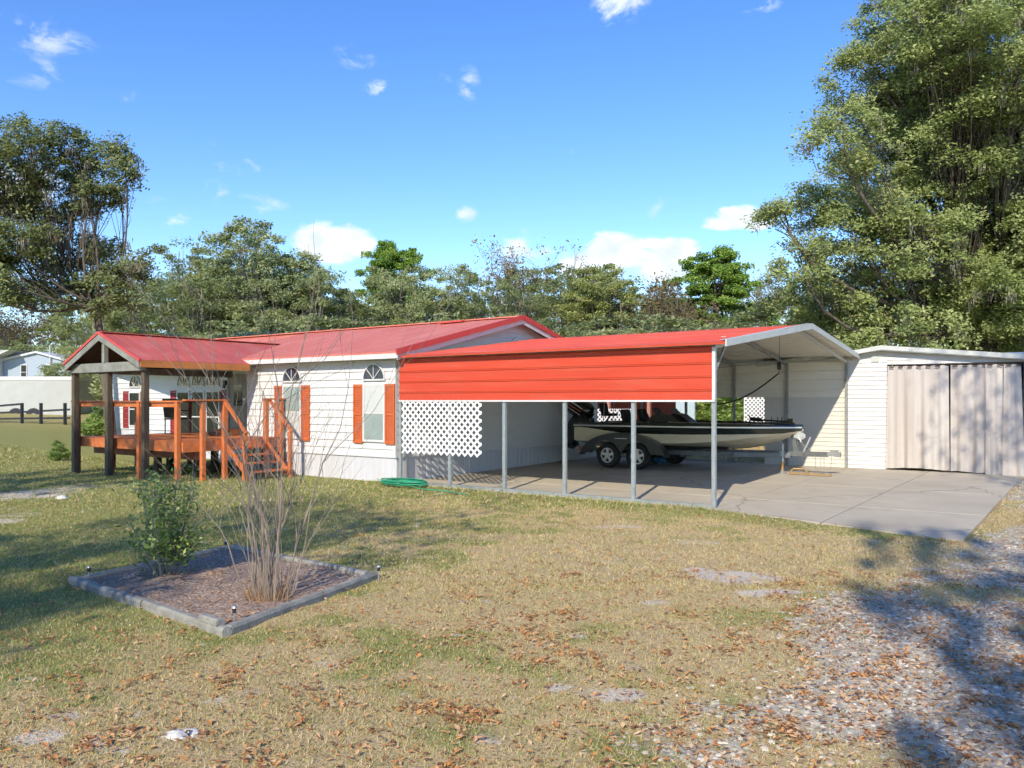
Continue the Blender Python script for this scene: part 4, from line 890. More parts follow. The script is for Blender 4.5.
# ------------------------------------------------------------ bass boat
def build_boat():
    b = thing('bass_boat', (-3.4,BY,.5), 'long low bass boat, cream hull with dark upper stripe, parked on its trailer', 'boat')
    xs = -6.35; xe = -.46; n = 30
    st = []
    for i in range(n+1):
        t = i/n; x = xs+(xe-xs)*t
        beam = 1.10*(1-max(0,(t-.52)/.48)**2.3*.97); beam *= .93+.07*min(1,t*5)
        zg = 1.20+.03*math.sin(math.pi*t)*0+.02*t
        keel = .62+.0*t+.50*max(0,(t-.66)/.34)**2.2
        chine_z = .76+.36*max(0,(t-.45)/.55)**1.7; chine = beam*(.88-.10*t)
        st.append((x, beam, zg, chine, chine_z, keel))
    def loft(rows, name, m, parent=b, close=False):
        mb = MB(); k = len(rows[0])
        for r in rows: mb.v += r
        for i in range(len(rows)-1):
            for j in range(k-1): mb.f.append((i*k+j, (i+1)*k+j, (i+1)*k+j+1, i*k+j+1))
        return mb, k
    # lower hull, both sides down to the keel
    rows = []
    for (x, bm, zg, ch, cz, kl) in st:
        zs = zg-.05
        sh = lambda z: bm-(bm-ch)*(zg-z)/(zg-cz) if zg > cz else bm
        mid = (zs+cz)/2
        rows.append([(x,BY-sh(zs),zs),(x,BY-sh(mid)-.01,mid),(x,BY-ch,cz),(x,BY-ch*.62,cz-(cz-kl)*.52),(x,BY-ch*.25,kl+.02),(x,BY,kl),(x,BY+ch*.25,kl+.02),(x,BY+ch*.62,cz-(cz-kl)*.52),(x,BY+ch,cz),(x,BY+sh(mid)+.01,mid),(x,BY+sh(zs),zs)])
    mb, k = loft(rows, 'hull', M['hull']); mb.f.append(tuple(range(k))); mb.f.append(tuple(len(rows)*k-1-i for i in range(k)))
    mb.build('hull', M['hull'], b, smooth=False)
    for s in (-1, 1):
        # dark band, fading to a point towards the stern
        mb = MB(); rr = []
        for i, (x, bm, zg, ch, cz, kl) in enumerate(st):
            t = i/n; d = .07+.14*min(1, max(0,(t-.06)/.22))*(1-.35*max(0,(t-.55)/.45)); y = lambda z: BY+s*(bm-(bm-ch)*(zg-z)/(zg-cz)+.012)
            z1, z0 = zg-.035, zg-d
            if t < .05: z0 = zg-.06
            z0 = max(z0, cz+.01); z1 = max(z1, z0+.002)
            rr.append([(x,y(z1),z1),(x,y((z0+z1)/2)+s*.006,(z0+z1)/2),(x,y(z0),z0)])
        mb, kk = loft(rr, 's', None); mb.build('side_stripe', M['hullstripe'], b)
        mb = MB(); rr = []
        for i, (x, bm, zg, ch, cz, kl) in enumerate(st): rr.append([(x,BY+s*(bm+.0),zg-.035),(x,BY+s*(bm+.028),zg-.03),(x,BY+s*(bm+.028),zg),(x,BY+s*(bm-.0),zg+.005)])
        mb, kk = loft(rr, 's', None); mb.build('rub_rail', M['silver'], b)
        mb = MB(); rr = []
        for i, (x, bm, zg, ch, cz, kl) in enumerate(st):
            rr.append([(x,BY+s*(bm-.0),zg+.004),(x,BY+s*(bm-.03),zg+.05+.04*math.sin(math.pi*min(1,i/n*1.1))),(x,BY+s*max(0,bm-.16),zg+.07+.04*math.sin(math.pi*min(1,i/n*1.1))),(x,BY+s*max(0,bm-.24),zg+.02)])
        mb, kk = loft(rr, 's', None); mb.build('gunwale', M['hullstripe'], b)
    rr = []
    for i, (x, bm, zg, ch, cz, kl) in enumerate(st):
        t = i/n; drop = -.02 if (t < .30 or t > .55) else -.25; w = max(0,bm-.2); rr.append([(x,BY-w,zg+.02),(x,BY-w*.98,zg+.03+drop),(x,BY+w*.98,zg+.03+drop),(x,BY+w,zg+.02)])
    mb, kk = loft(rr, 's', None); mb.build('deck', M['carpet'], b)
    m = MB(); m.box(xs-.02,BY-.98,.78,xs+.03,BY+.98,1.23); m.build('transom', M['hull'], b)
    # consoles with low windscreens, seats
    for s in (-1, .9):
        m = MB(); c = BY+s*.55; pr = [(-4.25,1.16),(-4.15,1.42),(-3.98,1.52),(-3.80,1.48),(-3.45,1.24),(-3.3,1.18)]; m.prism([(x,c-.27,z) for x, z in pr], (0,.54,0)); m.build('console', M['black'], b)
        m = MB(); m.add([(-3.98,c-.24,1.52),(-3.98,c+.24,1.52),(-4.12,c+.22,1.66),(-4.12,c-.22,1.66)], [(0,1,2,3)]); m.build('windscreen', M['glass'], b)
    for s in (-.5, .5):
        m = MB(); m.box(-4.95,BY+s-.24,1.18,-4.5,BY+s+.24,1.32); m.beam((-4.97,BY+s,1.28),(-5.06,BY+s,1.62), .46,.10, up=(1,0,0)); m.build('seat', M['carpet'], b, bevel=.03)
    m = MB(); m.tube([(-4.32,BY-.52,1.30),(-4.40,BY-.52,1.42)], .015, 6); m.disc((-4.42,BY-.52,1.46),(.8,0,.5),.16,.02,18,r0=.135); m.build('steering_wheel', M['black'], b)
    for x in (-5.9,-5.6):
        m = MB(); m.tube([(x,BY-.2,1.2),(x+.05,BY-.2,1.9)], .012, 6); m.build('rod_holder', M['galvdark'], b)
    m = MB(); m.tube([(-6.1,BY+.3,1.22),(-5.95,BY+.3,1.45)], .03, 8); m.box(-6.15,BY+.1,1.42,-5.80,BY+.5,1.50); m.beam((-6.12,BY+.3,1.48),(-6.18,BY+.3,1.78), .38,.08, up=(1,0,0)); m.build('fishing_seat', M['carpet'], b, bevel=.02)
    # bow-mounted trolling motor lying on deck
    m = MB(); m.beam((-1.55,BY-.15,1.30),(-.62,BY-.10,1.30), .10,.05); m.tube([(-1.5,BY-.18,1.38),(-.72,BY-.12,1.34)], .020, 8); m.tube([(-1.68,BY-.18,1.40),(-1.42,BY-.18,1.38)], .05, 10); m.box(-.80,BY-.14,1.30,-.66,BY-.0,1.42)
    for a in (0,120,240): m.beam((-1.70,BY-.18,1.40),(-1.72,BY-.18+.12*math.cos(R(a)),1.40+.12*math.sin(R(a))), .03,.01)
    for x in (-1.2,-1.05,-.95): m.tube([(x,BY-.12,1.32),(x+.02,BY-.12,1.46)], .010, 5)
    m.build('trolling_motor', M['black'], b)
    # bow eye & strap
    m = MB(); m.tube([(-.56,BY,1.12),(-.50,BY,.98),(-.60,BY,.96)], .012, 6); m.build('bow_eye', M['silver'], b)
    # lettering-like registration band is left as a plain darker decal strip in the photo
    # outboard
    o = MB(); sec = [(0,.0,.0),]
    c0 = Vector((-6.62,BY,1.62)); ax = Vector((-.62,0,.36)).normalized()
    def ell(cx, cz, a, bz, w, seg=16, tilt=-.52):
        pts = []
        for i in range(seg):
            th = 2*math.pi*i/seg; e = 2/2.6; cx_ = math.copysign(abs(math.cos(th))**e, math.cos(th))*a; cz_ = math.copysign(abs(math.sin(th))**e, math.sin(th))*bz
            pts.append((cx+cx_*math.cos(tilt)-cz_*math.sin(tilt)*1, cz+cx_*math.sin(tilt)+cz_*math.cos(tilt)))
        return [(p[0], BY+w, p[1]) for p in pts]
    def cowl(cx, cz, a, bz, w, name, m, par, tilt=-.52):
        rows = [ell(cx, cz, a*k, bz*k, w*s, tilt=tilt) for k, s in ((.55,-1),(.85,-.9),(.97,-.6),(1,-.2),(1,.2),(.97,.6),(.85,.9),(.55,1))]
        mb = MB(); kk = 16
        for r in rows: mb.v += r
        for i in range(len(rows)-1):
            for j in range(kk): mb.f.append((i*kk+j, (i+1)*kk+j, (i+1)*kk+(j+1)%kk, i*kk+(j+1)%kk))
        mb.f.append(tuple(range(kk))[::-1]); mb.f.append(tuple((len(rows)-1)*kk+j for j in range(kk)))
        return mb.build(name, m, par, smooth=True)
    mt = MB(); mt.prism([(-6.36,BY-.14,1.36),(-6.9,BY-.14,1.50),(-7.14,BY-.14,1.20),(-7.22,BY-.14,.62),(-6.92,BY-.14,.60),(-6.80,BY-.14,1.0),(-6.36,BY-.14,1.02)], (0,.28,0)); mo = mt.build('outboard_motor', M['motor'], b, bevel=.03)
    cowl(-6.78,1.66,.46,.27,.27,'cowling', M['motor'], mo)
    for s in (-1,1):
        for a, z, m_, w in ((0,.10,'motorstripe',.05),(0,.0,'motorred',.05),(0,-.09,'motorstripe',.025)):
            q = MB(); P = lambda u, v: (-6.80+u*math.cos(-.52)-v*math.sin(-.52), BY+s*.278, 1.66+u*math.sin(-.52)+v*math.cos(-.52))
            q.add([P(-.28,z-w/2),P(.26,z-w/2),P(.26,z+w/2),P(-.28,z+w/2)], [(0,1,2,3)]); q.build('cowling_stripe', M[m_], mo)
    q = MB(); q.prism([(-6.90,BY-.03,.66),(-7.16,BY-.03,.66),(-7.22,BY-.03,.50),(-7.0,BY-.03,.46),(-6.88,BY-.03,.56)], (0,.06,0)); q.tube([(-7.20,BY,.60),(-6.84,BY,.60)], [.04,.06], 10); q.build('lower_unit', M['motor'], mo)
    q = MB(); 
    for a in (90,210,330): q.beam((-7.24,BY,.60),(-7.26,BY+.14*math.cos(R(a)),.60+.14*math.sin(R(a))), .10,.012)
    q.build('propeller', M['galvdark'], mo)
build_boat()
def blue_bucket():
    m = MB(); m.tube([(-4.8,8.0,.09),(-4.8,8.0,.26)], [.30,.24], 14); m.tube([(-4.9,8.0,.25),(-4.75,8.02,.34),(-4.6,8.0,.26)], .04, 6)
    m.tube([(-4.98,8.0,.27),(-4.6,8.05,.28)], [.09,.07], 8)
    o = m.build('blue_bag', M['blue'], None, (-4.8,8.0,.09), smooth=True); tag(o, 'crumpled blue plastic bag on the concrete under the boat', 'bag')
blue_bucket()

# ------------------------------------------------------------ garden hose
def hose():
    m = MB(); pts = []; rng = random.Random(4)
    for i in range(330):
        a = i*.18; r = .34+.06*math.sin(i*.11)+.03*rng.random()
        pts.append((-6.85+math.cos(a)*r*1.55+.05*math.sin(i*.05), -.50+math.sin(a)*r*.75, .035+i*.00032+.012*rng.random()))
    for i in range(30): pts.append((-6.3+i*.06, -.75-.05*math.sin(i*.25)-.012*i, .03))
    m.tube(pts, .011, 6); o = m.build('garden_hose', M['hose'], None, (-6.85,-.5,.02), smooth=True); tag(o, 'coiled green garden hose on the grass in front of the lattice', 'hose')
hose()

# ------------------------------------------------------------ flower bed: timbers, path lights
def build_bed():
    b = thing('flower_bed_border', ((BED[0][0]+BED[2][0])/2,(BED[0][1]+BED[2][1])/2,0), 'square border of weathered landscape timbers around the bare flower bed', 'garden border')
    def tim(p, q, z0=.0, w=.085, h=.085):
        ga, gb = gz(*p), gz(*q); a, c = Vector((*p,ga+z0+h/2-.01)), Vector((*q,gb+z0+h/2-.01)); d = (c-a); k = Vector((d.y,-d.x,0)).normalized(); u = Vector((0,0,1))
        prof = [(-.5,-.5),(.5,-.5),(.5,.22),(.3,.5),(-.3,.5),(-.5,.22)]
        n = 6; mb = MB(); rng = random.Random(int(p[0]*100))
        for i in range(n+1):
            c_ = a+d*(i/n)+k*rng.uniform(-.003,.003)+u*rng.uniform(-.002,.002)
            mb.v += [tuple(c_+k*(x*w)+u*(y*h)) for x, y in prof]
        for i in range(n):
            for j in range(6): mb.f.append((i*6+j, i*6+(j+1)%6, (i+1)*6+(j+1)%6, (i+1)*6+j))
        mb.f.append(tuple(range(6))[::-1]); mb.f.append(tuple(n*6+j for j in range(6))); mb.build('timber', M['timber'], b)
    A, Bc, C_, D = [Vector(p) for p in BED]
    mid = A.lerp(Bc, .52)
    tim(tuple(A-(Bc-A)*.03), tuple(mid)); tim(tuple(mid+Vector((.015,.01))), tuple(Bc+(Bc-A)*.01)); tim(tuple(Bc+(C_-Bc)*.02), tuple(C_+(C_-Bc)*.02)); tim(tuple(C_+Vector((-.07,0))), tuple(D)); tim(tuple(D+Vector((0,-.06))), tuple(A+(D-A)*.03))
    tim(tuple(Bc.lerp(A,.02)), tuple(Bc.lerp(A,.12)), z0=.078, w=.08, h=.05)
build_bed()
def path_light(x, y, label):
    z = gz(x,y)+.02; t = thing('path_light', (x,y,z), label, 'garden light', 'solar lights at the corners of the flower bed')
    m = MB(); m.tube([(x,y,z-.02),(x,y,z+.11)], .007, 8); m.build('stake', M['galv'], t)
    m = MB(); m.tube([(x,y,z+.10),(x,y,z+.14)], .016, 12); m.build('lens', M['glassblue'], t)
    m = MB(); m.tube([(x,y,z+.14),(x,y,z+.155)], [.023,.016], 12); m.build('cap', M['galv'], t)
path_light(-.42,-9.32,'small silver solar stake light at the nearest corner of the flower bed')
path_light(-3.05,-9.20,'small silver solar stake light at the left corner of the flower bed')
path_light(-.62,-7.45,'small silver solar stake light at the right corner of the flower bed')
path_light(-3.22,-7.46,'small silver solar stake light at the far corner of the flower bed')

# ------------------------------------------------------------ foliage helpers
def leaves_np(c, size, rng, flat=.35, aspect=.5):
    k = len(c); nrm = rng.normal(size=(k,3)); nrm[:,2] = np.abs(nrm[:,2])+flat*1.5; nrm[:,0] += .25; nrm[:,1] -= .75; nrm /= np.linalg.norm(nrm,axis=1)[:,None]
    t = rng.normal(size=(k,3)); u = np.cross(nrm, t); u /= np.linalg.norm(u,axis=1)[:,None]+1e-9; w = np.cross(nrm, u)
    s = size*(.55+.9*rng.random(k))[:,None]
    co = np.stack([c-u*s, c+w*s*aspect-u*s*.1, c+u*s, c-w*s*aspect-u*s*.1], 1).reshape(-1,3)
    return co, np.arange(4*k).reshape(-1,4)
M['oakleaf'] = ramp_mat('olive_oak_leaves', [(0,(.17,.21,.09)),(.5,(.31,.36,.16)),(1,(.47,.50,.26))], .55, .38, spec=.4)
M['oakbright'] = ramp_mat('yellow_green_oak_leaves', [(0,(.17,.20,.06)),(.5,(.32,.36,.12)),(1,(.50,.51,.22))], .5, .40, spec=.4)
M['oakdark'] = ramp_mat('dark_oak_leaves', [(0,(.08,.11,.045)),(.5,(.18,.22,.08)),(1,(.34,.36,.15))], .5, .32, spec=.45)
M['oakbig'] = ramp_mat('fresh_olive_oak_leaves', [(0,(.16,.205,.065)),(.5,(.30,.36,.13)),(1,(.49,.53,.24))], .5, .40, spec=.4)
M['pineleaf'] = ramp_mat('bright_green_needles', [(0,(.11,.19,.04)),(.5,(.21,.34,.06)),(1,(.36,.48,.11))], .5, .3)
M['shrubleaf'] = ramp_mat('fresh_green_shrub_leaves', [(0,(.08,.14,.03)),(.5,(.20,.30,.06)),(1,(.40,.48,.14))], .4, .3, spec=.5)
M['moss'] = ramp_mat('grey_spanish_moss', [(0,(.12,.115,.085)),(1,(.30,.285,.22))], .95, .2)
M['brushleaf'] = ramp_mat('brown_winter_leaves', [(0,(.12,.09,.05)),(.5,(.22,.17,.09)),(1,(.26,.22,.10))], .9, .2)

def noise3(p, seed):
    return (fbm(p[:,0]+p[:,2]*.7, p[:,1]-p[:,2]*.6, seed, 3, 1.0))
def bez(a, b, c, n):
    return [a*(1-t)**2+b*2*t*(1-t)+c*t*t for t in [i/n for i in range(n+1)]]
def make_tree(name, label, cat, trunk_h, trunk_r, lobes, nclump, nleaf, leaf, lm, bm, seed, spread=.55, moss=0, group=None, flat=.5, lean=(0,0), hollow=.35, twigs=True, droop=0., org=(0,0,0), limb=.12):
    """lobes: (cx,cy,cz,rx,ry,rz) relative to the trunk foot. Trunk + limbs reach every lobe, twigs every leaf clump."""
    rng = np.random.default_rng(seed); t = thing(name, (0,0,0), label, cat, group)
    lob = np.array(lobes, float); vol = (lob[:,3]*lob[:,4]*lob[:,5])**.75; cnt = np.maximum(2, (nclump*vol/vol.sum()).astype(int))
    wood = MB(); fork = Vector((lean[0],lean[1],trunk_h)); lb = Vector((lean[0]*.3,lean[1]*.3,trunk_h*.5))
    wood.tube(bez(Vector((0,0,-.4)), lb, fork, 6), [trunk_r*(1.35-.62*i/6) for i in range(7)], 10)
    C_ = []; 
    for li, (l, n) in enumerate(zip(lob, cnt)):
        c = Vector(l[:3]); j = Vector(rng.normal(size=3)*.15)*l[3]
        mid = fork.lerp(c, .55)+Vector((c.x-fork.x, c.y-fork.y, -(c.z-fork.z)*.9))*.28+Vector((rng.normal()*.9, rng.normal()*.9, rng.normal()*.9))*max(.6, (c-fork).length*.16)
        end = c+Vector((0,0,l[5]*.2)); path = bez(fork-Vector((0,0,.3*rng.random())), mid, end, 7); r0 = min(limb, trunk_r*(.22+.16*min(1,l[3]/3)))
        wood.tube(path, [r0*(1-.86*i/7)+.012 for i in range(8)], 7)
        d = rng.normal(size=(n,3)); d /= np.linalg.norm(d,axis=1)[:,None]; r = (hollow+(1-hollow)*rng.random(n))**.7
        p = d*r[:,None]*l[3:6]+l[:3]; 
        k = p[:,2] > l[2]-l[5]*.9; p = p[k]; C_.append(p)
        if twigs:
            for q in p:
                q = Vector(q); s = path[rng.integers(2,8)]; m_ = s.lerp(q,.5)+Vector((rng.normal(),rng.normal(),rng.normal()+.4))*.22
                wood.tube([s, m_, q], [r0*.16+.008,r0*.08+.006,.004], 4, cap=False)
    C_ = np.concatenate(C_); wood.build('trunk', bm, t, smooth=True)
    per = rng.poisson(max(1,nleaf/len(C_)), len(C_)); idx = np.repeat(np.arange(len(C_)), per)
    rad = spread*(.55+.8*rng.random(len(C_)))
    off = np.clip(rng.normal(size=(len(idx),3)), -1.7, 1.7)*np.array([1,1,.48])*.62*rad[idx][:,None]
    pos = C_[idx]+off
    if droop: pos[:,2] -= droop*np.hypot(off[:,0],off[:,1])
    nn = noise3(pos*1.1, seed); keep = nn > .30; pos, idx2 = pos[keep], idx[keep]
    ct = rng.random(len(C_)); tone = np.clip(.5*ct[idx2]+.5*rng.random(len(idx2)), 0, 1)
    pos_=pos; co, f = leaves_np(pos_, leaf, rng, flat)
    np_mesh('crown', co, f, lm, np.repeat(tone,4), parent=t)
    if moss:
        k = rng.integers(0, len(C_), moss); base = C_[k]+rng.normal(size=(moss,3))*spread*.5; L_ = .2+.7*rng.random(moss)**1.6; segs = 7
        pts = []; tt = []
        for i in range(segs*3):
            u = rng.random(moss); pp = base.copy(); pp[:,2] -= u*L_; pp[:,:2] += rng.normal(size=(moss,2))*(.05+.06*(1-u))[:,None]; pts.append(pp); tt.append(rng.random(moss))
        pts = np.concatenate(pts); n = len(pts); w = .010+.014*rng.random(n); h = .07+.10*rng.random(n); a = rng.random(n)*6.28
        dx, dy = np.cos(a)*w, np.sin(a)*w; sx, sy = rng.normal(size=n)*.03, rng.normal(size=n)*.03
        co = np.stack([np.stack([pts[:,0]-dx,pts[:,1]-dy,pts[:,2]+h],-1), np.stack([pts[:,0]+dx,pts[:,1]+dy,pts[:,2]+h],-1), np.stack([pts[:,0]+sx,pts[:,1]+sy,pts[:,2]-h],-1)],1).reshape(-1,3)
        np_mesh('hanging_moss', co, np.arange(3*n).reshape(-1,3), M['moss'], np.repeat(np.concatenate(tt),3), parent=t)
    return t
def copy_thing(src, loc, rz, sc_, label, group=None):
    r = src.copy(); COL.objects.link(r); r.location = loc; r.rotation_euler = (0,0,rz); r.scale = sc_ if isinstance(sc_, tuple) else (sc_,)*3; r['label'] = label
    if group: r['group'] = group
    for ch in list(src.children):
        c = ch.copy(); COL.objects.link(c); c.parent = r
        for g in list(ch.children):
            d = g.copy(); COL.objects.link(d); d.parent = c
    return r

# ------------------------------------------------------------ background tree prototypes (about 12 m tall, 10 m wide)
def oak_lobes(seed, R_=4.6, H=11.5, n=13, low=2.2):
    rng = np.random.default_rng(seed); L_ = []
    for i in range(n):
        a = 2*math.pi*(i*.618+rng.random()*.15); h = low+(H-low-1.4)*((i+.5)/n)**.85; k = math.sin(math.pi*min(1,(h-low*.4)/(H*1.08)))**.6
        r = R_*k*(.45+.45*rng.random()); s = 1.1+1.1*rng.random()
        L_.append((math.cos(a)*r, math.sin(a)*r, h, s*1.35, s*1.35, s*.95))
    L_.append((rng.normal()*.6, rng.normal()*.6, H-1.0, 1.2, 1.2, .9)); return L_
OAK = []
OAKLAB = {}
protos = {}
BG_GROUP = 'wooded line of trees behind the house'
protos['oak1'] = make_tree('oak_tree','x','tree',3.2,.30, oak_lobes(1), 280, 58000, .10, M['oakleaf'], M['palebark'], 1, .58, moss=70)
protos['oak2'] = make_tree('oak_tree','x','tree',2.8,.28, oak_lobes(2,5.2,10.5,15,1.8), 300, 60000, .10, M['oakleaf'], M['palebark'], 2, .55, moss=90)
protos['oak3'] = make_tree('oak_tree','x','tree',3.6,.26, oak_lobes(3,3.9,12.5,13,2.4), 250, 50000, .095, M['oakbright'], M['palebark'], 3, .56, moss=60)
protos['oak4'] = make_tree('oak_tree','x','tree',4.2,.26, oak_lobes(8,4.4,12.5,11,3.5), 150, 24000, .09, M['oakleaf'], M['palebark'], 4, .48, moss=80, hollow=.6)
def pine_lobes(seed, H=13):
    rng = np.random.default_rng(seed); L_ = []
    for i in range(26):
        h = 3.6+(H-4.2)*(i/25); r = 2.9*math.sin(math.pi*(.22+.66*(i/25)))**.7*(.35+.65*rng.random()); a = i*2.4; s = 1.15+.5*rng.random()
        L_.append((math.cos(a)*r, math.sin(a)*r, h, s*1.25, s*1.25, s*.62))
    L_.append((0,0,H-.4,.9,.9,.7)); return L_
protos['pine'] = make_tree('pine_tree','x','tree',9.0,.26, pine_lobes(5), 300, 90000, .09, M['pineleaf'], M['bark'], 5, .45, hollow=.2, flat=.1)
protos['brush'] = make_tree('brush_tree','x','tree',1.0,.14, oak_lobes(6,3.2,6.2,12,.8), 200, 30000, .095, M['oakleaf'], M['palebark'], 6, .6, moss=80)
protos['bush'] = make_tree('leafy_bush','x','bush',.4,.06, [(0,0,.9,1.1,1.1,.8),(.8,.3,.7,.8,.8,.6),(-.8,-.2,.8,.9,.9,.7),(.1,.6,1.5,.7,.7,.6),(-.4,.2,1.9,.6,.6,.5)], 90, 9000, .075, M['shrubleaf'], M['bark'], 7, .34)
def make_bare(seed, H, name='bare_tree', leafy=0, mat_='barewood', depth=6, r0=.16):
    rng = random.Random(seed); t = thing(name, (0,0,0), 'x', 'tree'); wood = MB(); tips = []
    def grow(p, d, L_, r, k):
        q = p+d*L_*.5+Vector((rng.gauss(0,.05),rng.gauss(0,.05),.02))*L_; e = q+(d+Vector((rng.gauss(0,.12),rng.gauss(0,.12),.08))).normalized()*L_*.5
        wood.tube([p,q,e], [r,r*.85,r*.68], 5 if k > 3 else 3, cap=False)
        if k == 0: tips.append(e); return
        for i in range(3 if k > 2 else 2+(rng.random() < .5)):
            ang = R(rng.uniform(18,48)); ax = d.orthogonal().normalized(); ax.rotate(Matrix.Rotation(rng.uniform(0,6.28), 3, d)); nd = d.copy(); nd.rotate(Matrix.Rotation(ang, 3, ax)); nd.z += .12; nd.normalize()
            grow(e if i < 2 else q, nd, L_*rng.uniform(.62,.84), r*rng.uniform(.55,.68), k-1)
    grow(Vector((0,0,-.2)), Vector((0,0,1)), H*.30, r0, depth)
    wood.build('trunk', M[mat_], t)
    if leafy:
        g = np.random.default_rng(seed); c = np.array([tuple(x) for x in tips]); c = c[g.integers(0,len(c),leafy)]+g.normal(size=(leafy,3))*.22
        co, f = leaves_np(c, .085, g, .3); np_mesh('crown', co, f, M['brushleaf'] if mat_ == 'barewood' else M['oakleaf'], np.repeat(g.random(leafy),4), parent=t)
    return t
protos['bare'] = make_bare(11, 10, leafy=2600)
protos['bare2'] = make_bare(17, 8, leafy=3800)
used = set()
def plant(kind, px, ytop, D, label, H0, wsc=1.0, rz=None, group=BG_GROUP):
    """plant a copy so far ahead (D) in the direction px, as tall as the tree there is"""
    X = (px-512)/FPX*D; x, y = at(X, D); zg = gz(x, y); H = CAM[2]+(401-ytop)/FPX*D-zg; s = H/H0
    rz = rz if rz is not None else (px*1.7) % 6.28
    src = protos[kind]
    if kind not in used:
        used.add(kind); src.location = (x,y,zg); src.rotation_euler = (0,0,rz); src.scale = (s*wsc,s*wsc,s); src['label'] = label; src['group'] = group
    else: copy_thing(src, (x,y,zg), rz, (s*wsc,s*wsc,s), label, group)
TREES = [
 ('oak4',205,228,52,'tall thin-crowned oak above the left half of the porch roof',13.0,1.0),
 ('oak2',160,262,46,'mossy olive oak directly behind the porch ridge',11.0,1.0),
 ('oak1',262,220,50,'high open-branched oak behind the middle of the bare crape myrtle',12.0,.95),
 ('oak2',300,262,48,'rounded mossy oak left of the small white cloud',11.0,.9),
 ('oak3',345,284,54,'low pale oak filling the dip beneath the white cloud',13,.9),
 ('pine',393,236,58,'bright green pine topping the oaks left of the house gable',13.6,.95),
 ('oak1',418,256,50,'dense oak right in front of the left pine',12.0,.85),
 ('oak3',462,276,54,'small light green oak between the left pine and the gable peak',13,.8),
 ('bare',525,236,56,'bare twiggy tree rising above the house gable peak',9.3,.9),
 ('oak4',500,262,50,'thin grey-green oak just above the house gable peak',13,.9),
 ('oak1',560,256,54,'broad oak behind the left end of the carport roof',12.0,1.0),
 ('oak3',598,254,50,'bright oak under the large white cloud',13,.9),
 ('oak2',628,272,52,'rounded oak beneath the right part of the large white cloud',11.0,.75),
 ('bare2',652,288,46,'small grey leafless tree left of the right pine',7.6,.9),
 ('pine',716,243,50,'vivid green pine standing alone above the carport roof',13.6,1.15),
 ('bare',760,268,60,'greyish half-bare tree right of the vivid pine',9.3,.85),
 ('oak4',780,262,62,'hazy thin tree between the vivid pine and the big oak',13,.8),
 ('oak2',690,300,56,'low oak behind the trunk of the vivid pine',11,.8),
 ('oak1',842,262,44,'oak half hidden behind the big oak above the carport peak',12,.8),
 ('oak2',985,255,46,'dark oak behind the shed at the right edge',11,1.0),
 ('oak2',232,262,60,'far oak filling the gap behind the porch valley',11.0,1.1),
 ('oak1',385,290,62,'far oak low behind the white cloud',12,1.2),
 ('oak2',500,290,64,'far oak low behind the gable peak',11,1.2),
 ('oak1',650,300,66,'far oak low behind the leafless tree',12,1.2),
 ('oak3',138,276,60,'light green oak seen under the dark left oak',13,1.0),
 ('bare2',40,306,112,'brownish bare tree behind the pale blue house',7.6,1.4),
 ('oak3',8,318,118,'pale tree above the left end of the blue house roof',13,1.3),
 ('oak3',80,308,108,'pale green tree just left of the dark oak trunk',13,1.3),
 ('bare2',-20,312,110,'brown bare tree at the far left edge',7.6,1.5),
]
for k_, px, yt, D, lab, H0, ws in TREES: plant(k_, px, yt, D, lab, H0, ws)
BRUSH = [(120,322,60),(168,318,42),(215,312,40),(262,315,44),(310,312,42),(352,312,46),(398,312,44),(440,305,42),(482,305,44),(545,305,44),(585,305,42),(625,306,40),(668,312,40),(740,305,42),(775,300,40),(815,300,38),(25,335,104),(60,336,100),(108,335,60)]
wh = ['behind the left porch slope','over the middle of the porch roof','above the porch eave','above the roof valley','behind the bare myrtle tips','left of the white cloud above the red roof','beneath the left pine','right of the left pine','touching the gable peak from the left','right of the gable peak','above the left part of the carport roof','above the carport roof left of the leafless tree','under the leafless tree','under the vivid pine','above the carport rake','behind the carport peak','behind the blue house roof ridge','behind the right eave of the blue house','left of the porch gable tip']
for (px, yt, D), w_ in zip(BRUSH, wh): plant('brush', px, yt, D, 'low bushy understorey tree '+w_, 6.6, 1.25)
# greenery seen through the back of the carport and beside the deck
plant('bush', 668, 392, 36, 'bright sunlit bush seen under the carport left of the pale blue door', 2.5, 1.4, group='bushes beyond the back of the carport')
plant('bush', 712, 388, 33, 'bright sunlit bush seen under the carport right of the pale blue door', 2.5, 1.3, group='bushes beyond the back of the carport')
plant('bush', 738, 386, 31, 'yellow-green bush seen under the carport beside the small lattice', 2.5, 1.2, group='bushes beyond the back of the carport')
plant('bush', 600, 380, 40, 'dark bush seen under the carport above the boat stern', 2.5, 1.8, group='bushes beyond the back of the carport')
plant('bush', 96, 404, 34, 'pale sunlit bush seen between the two left porch posts', 2.5, .9, group='bushes beside the porch')
plant('bush', 60, 438, 25, 'low green bush just left of the leftmost porch post', 2.5, .8, group='bushes beside the porch')

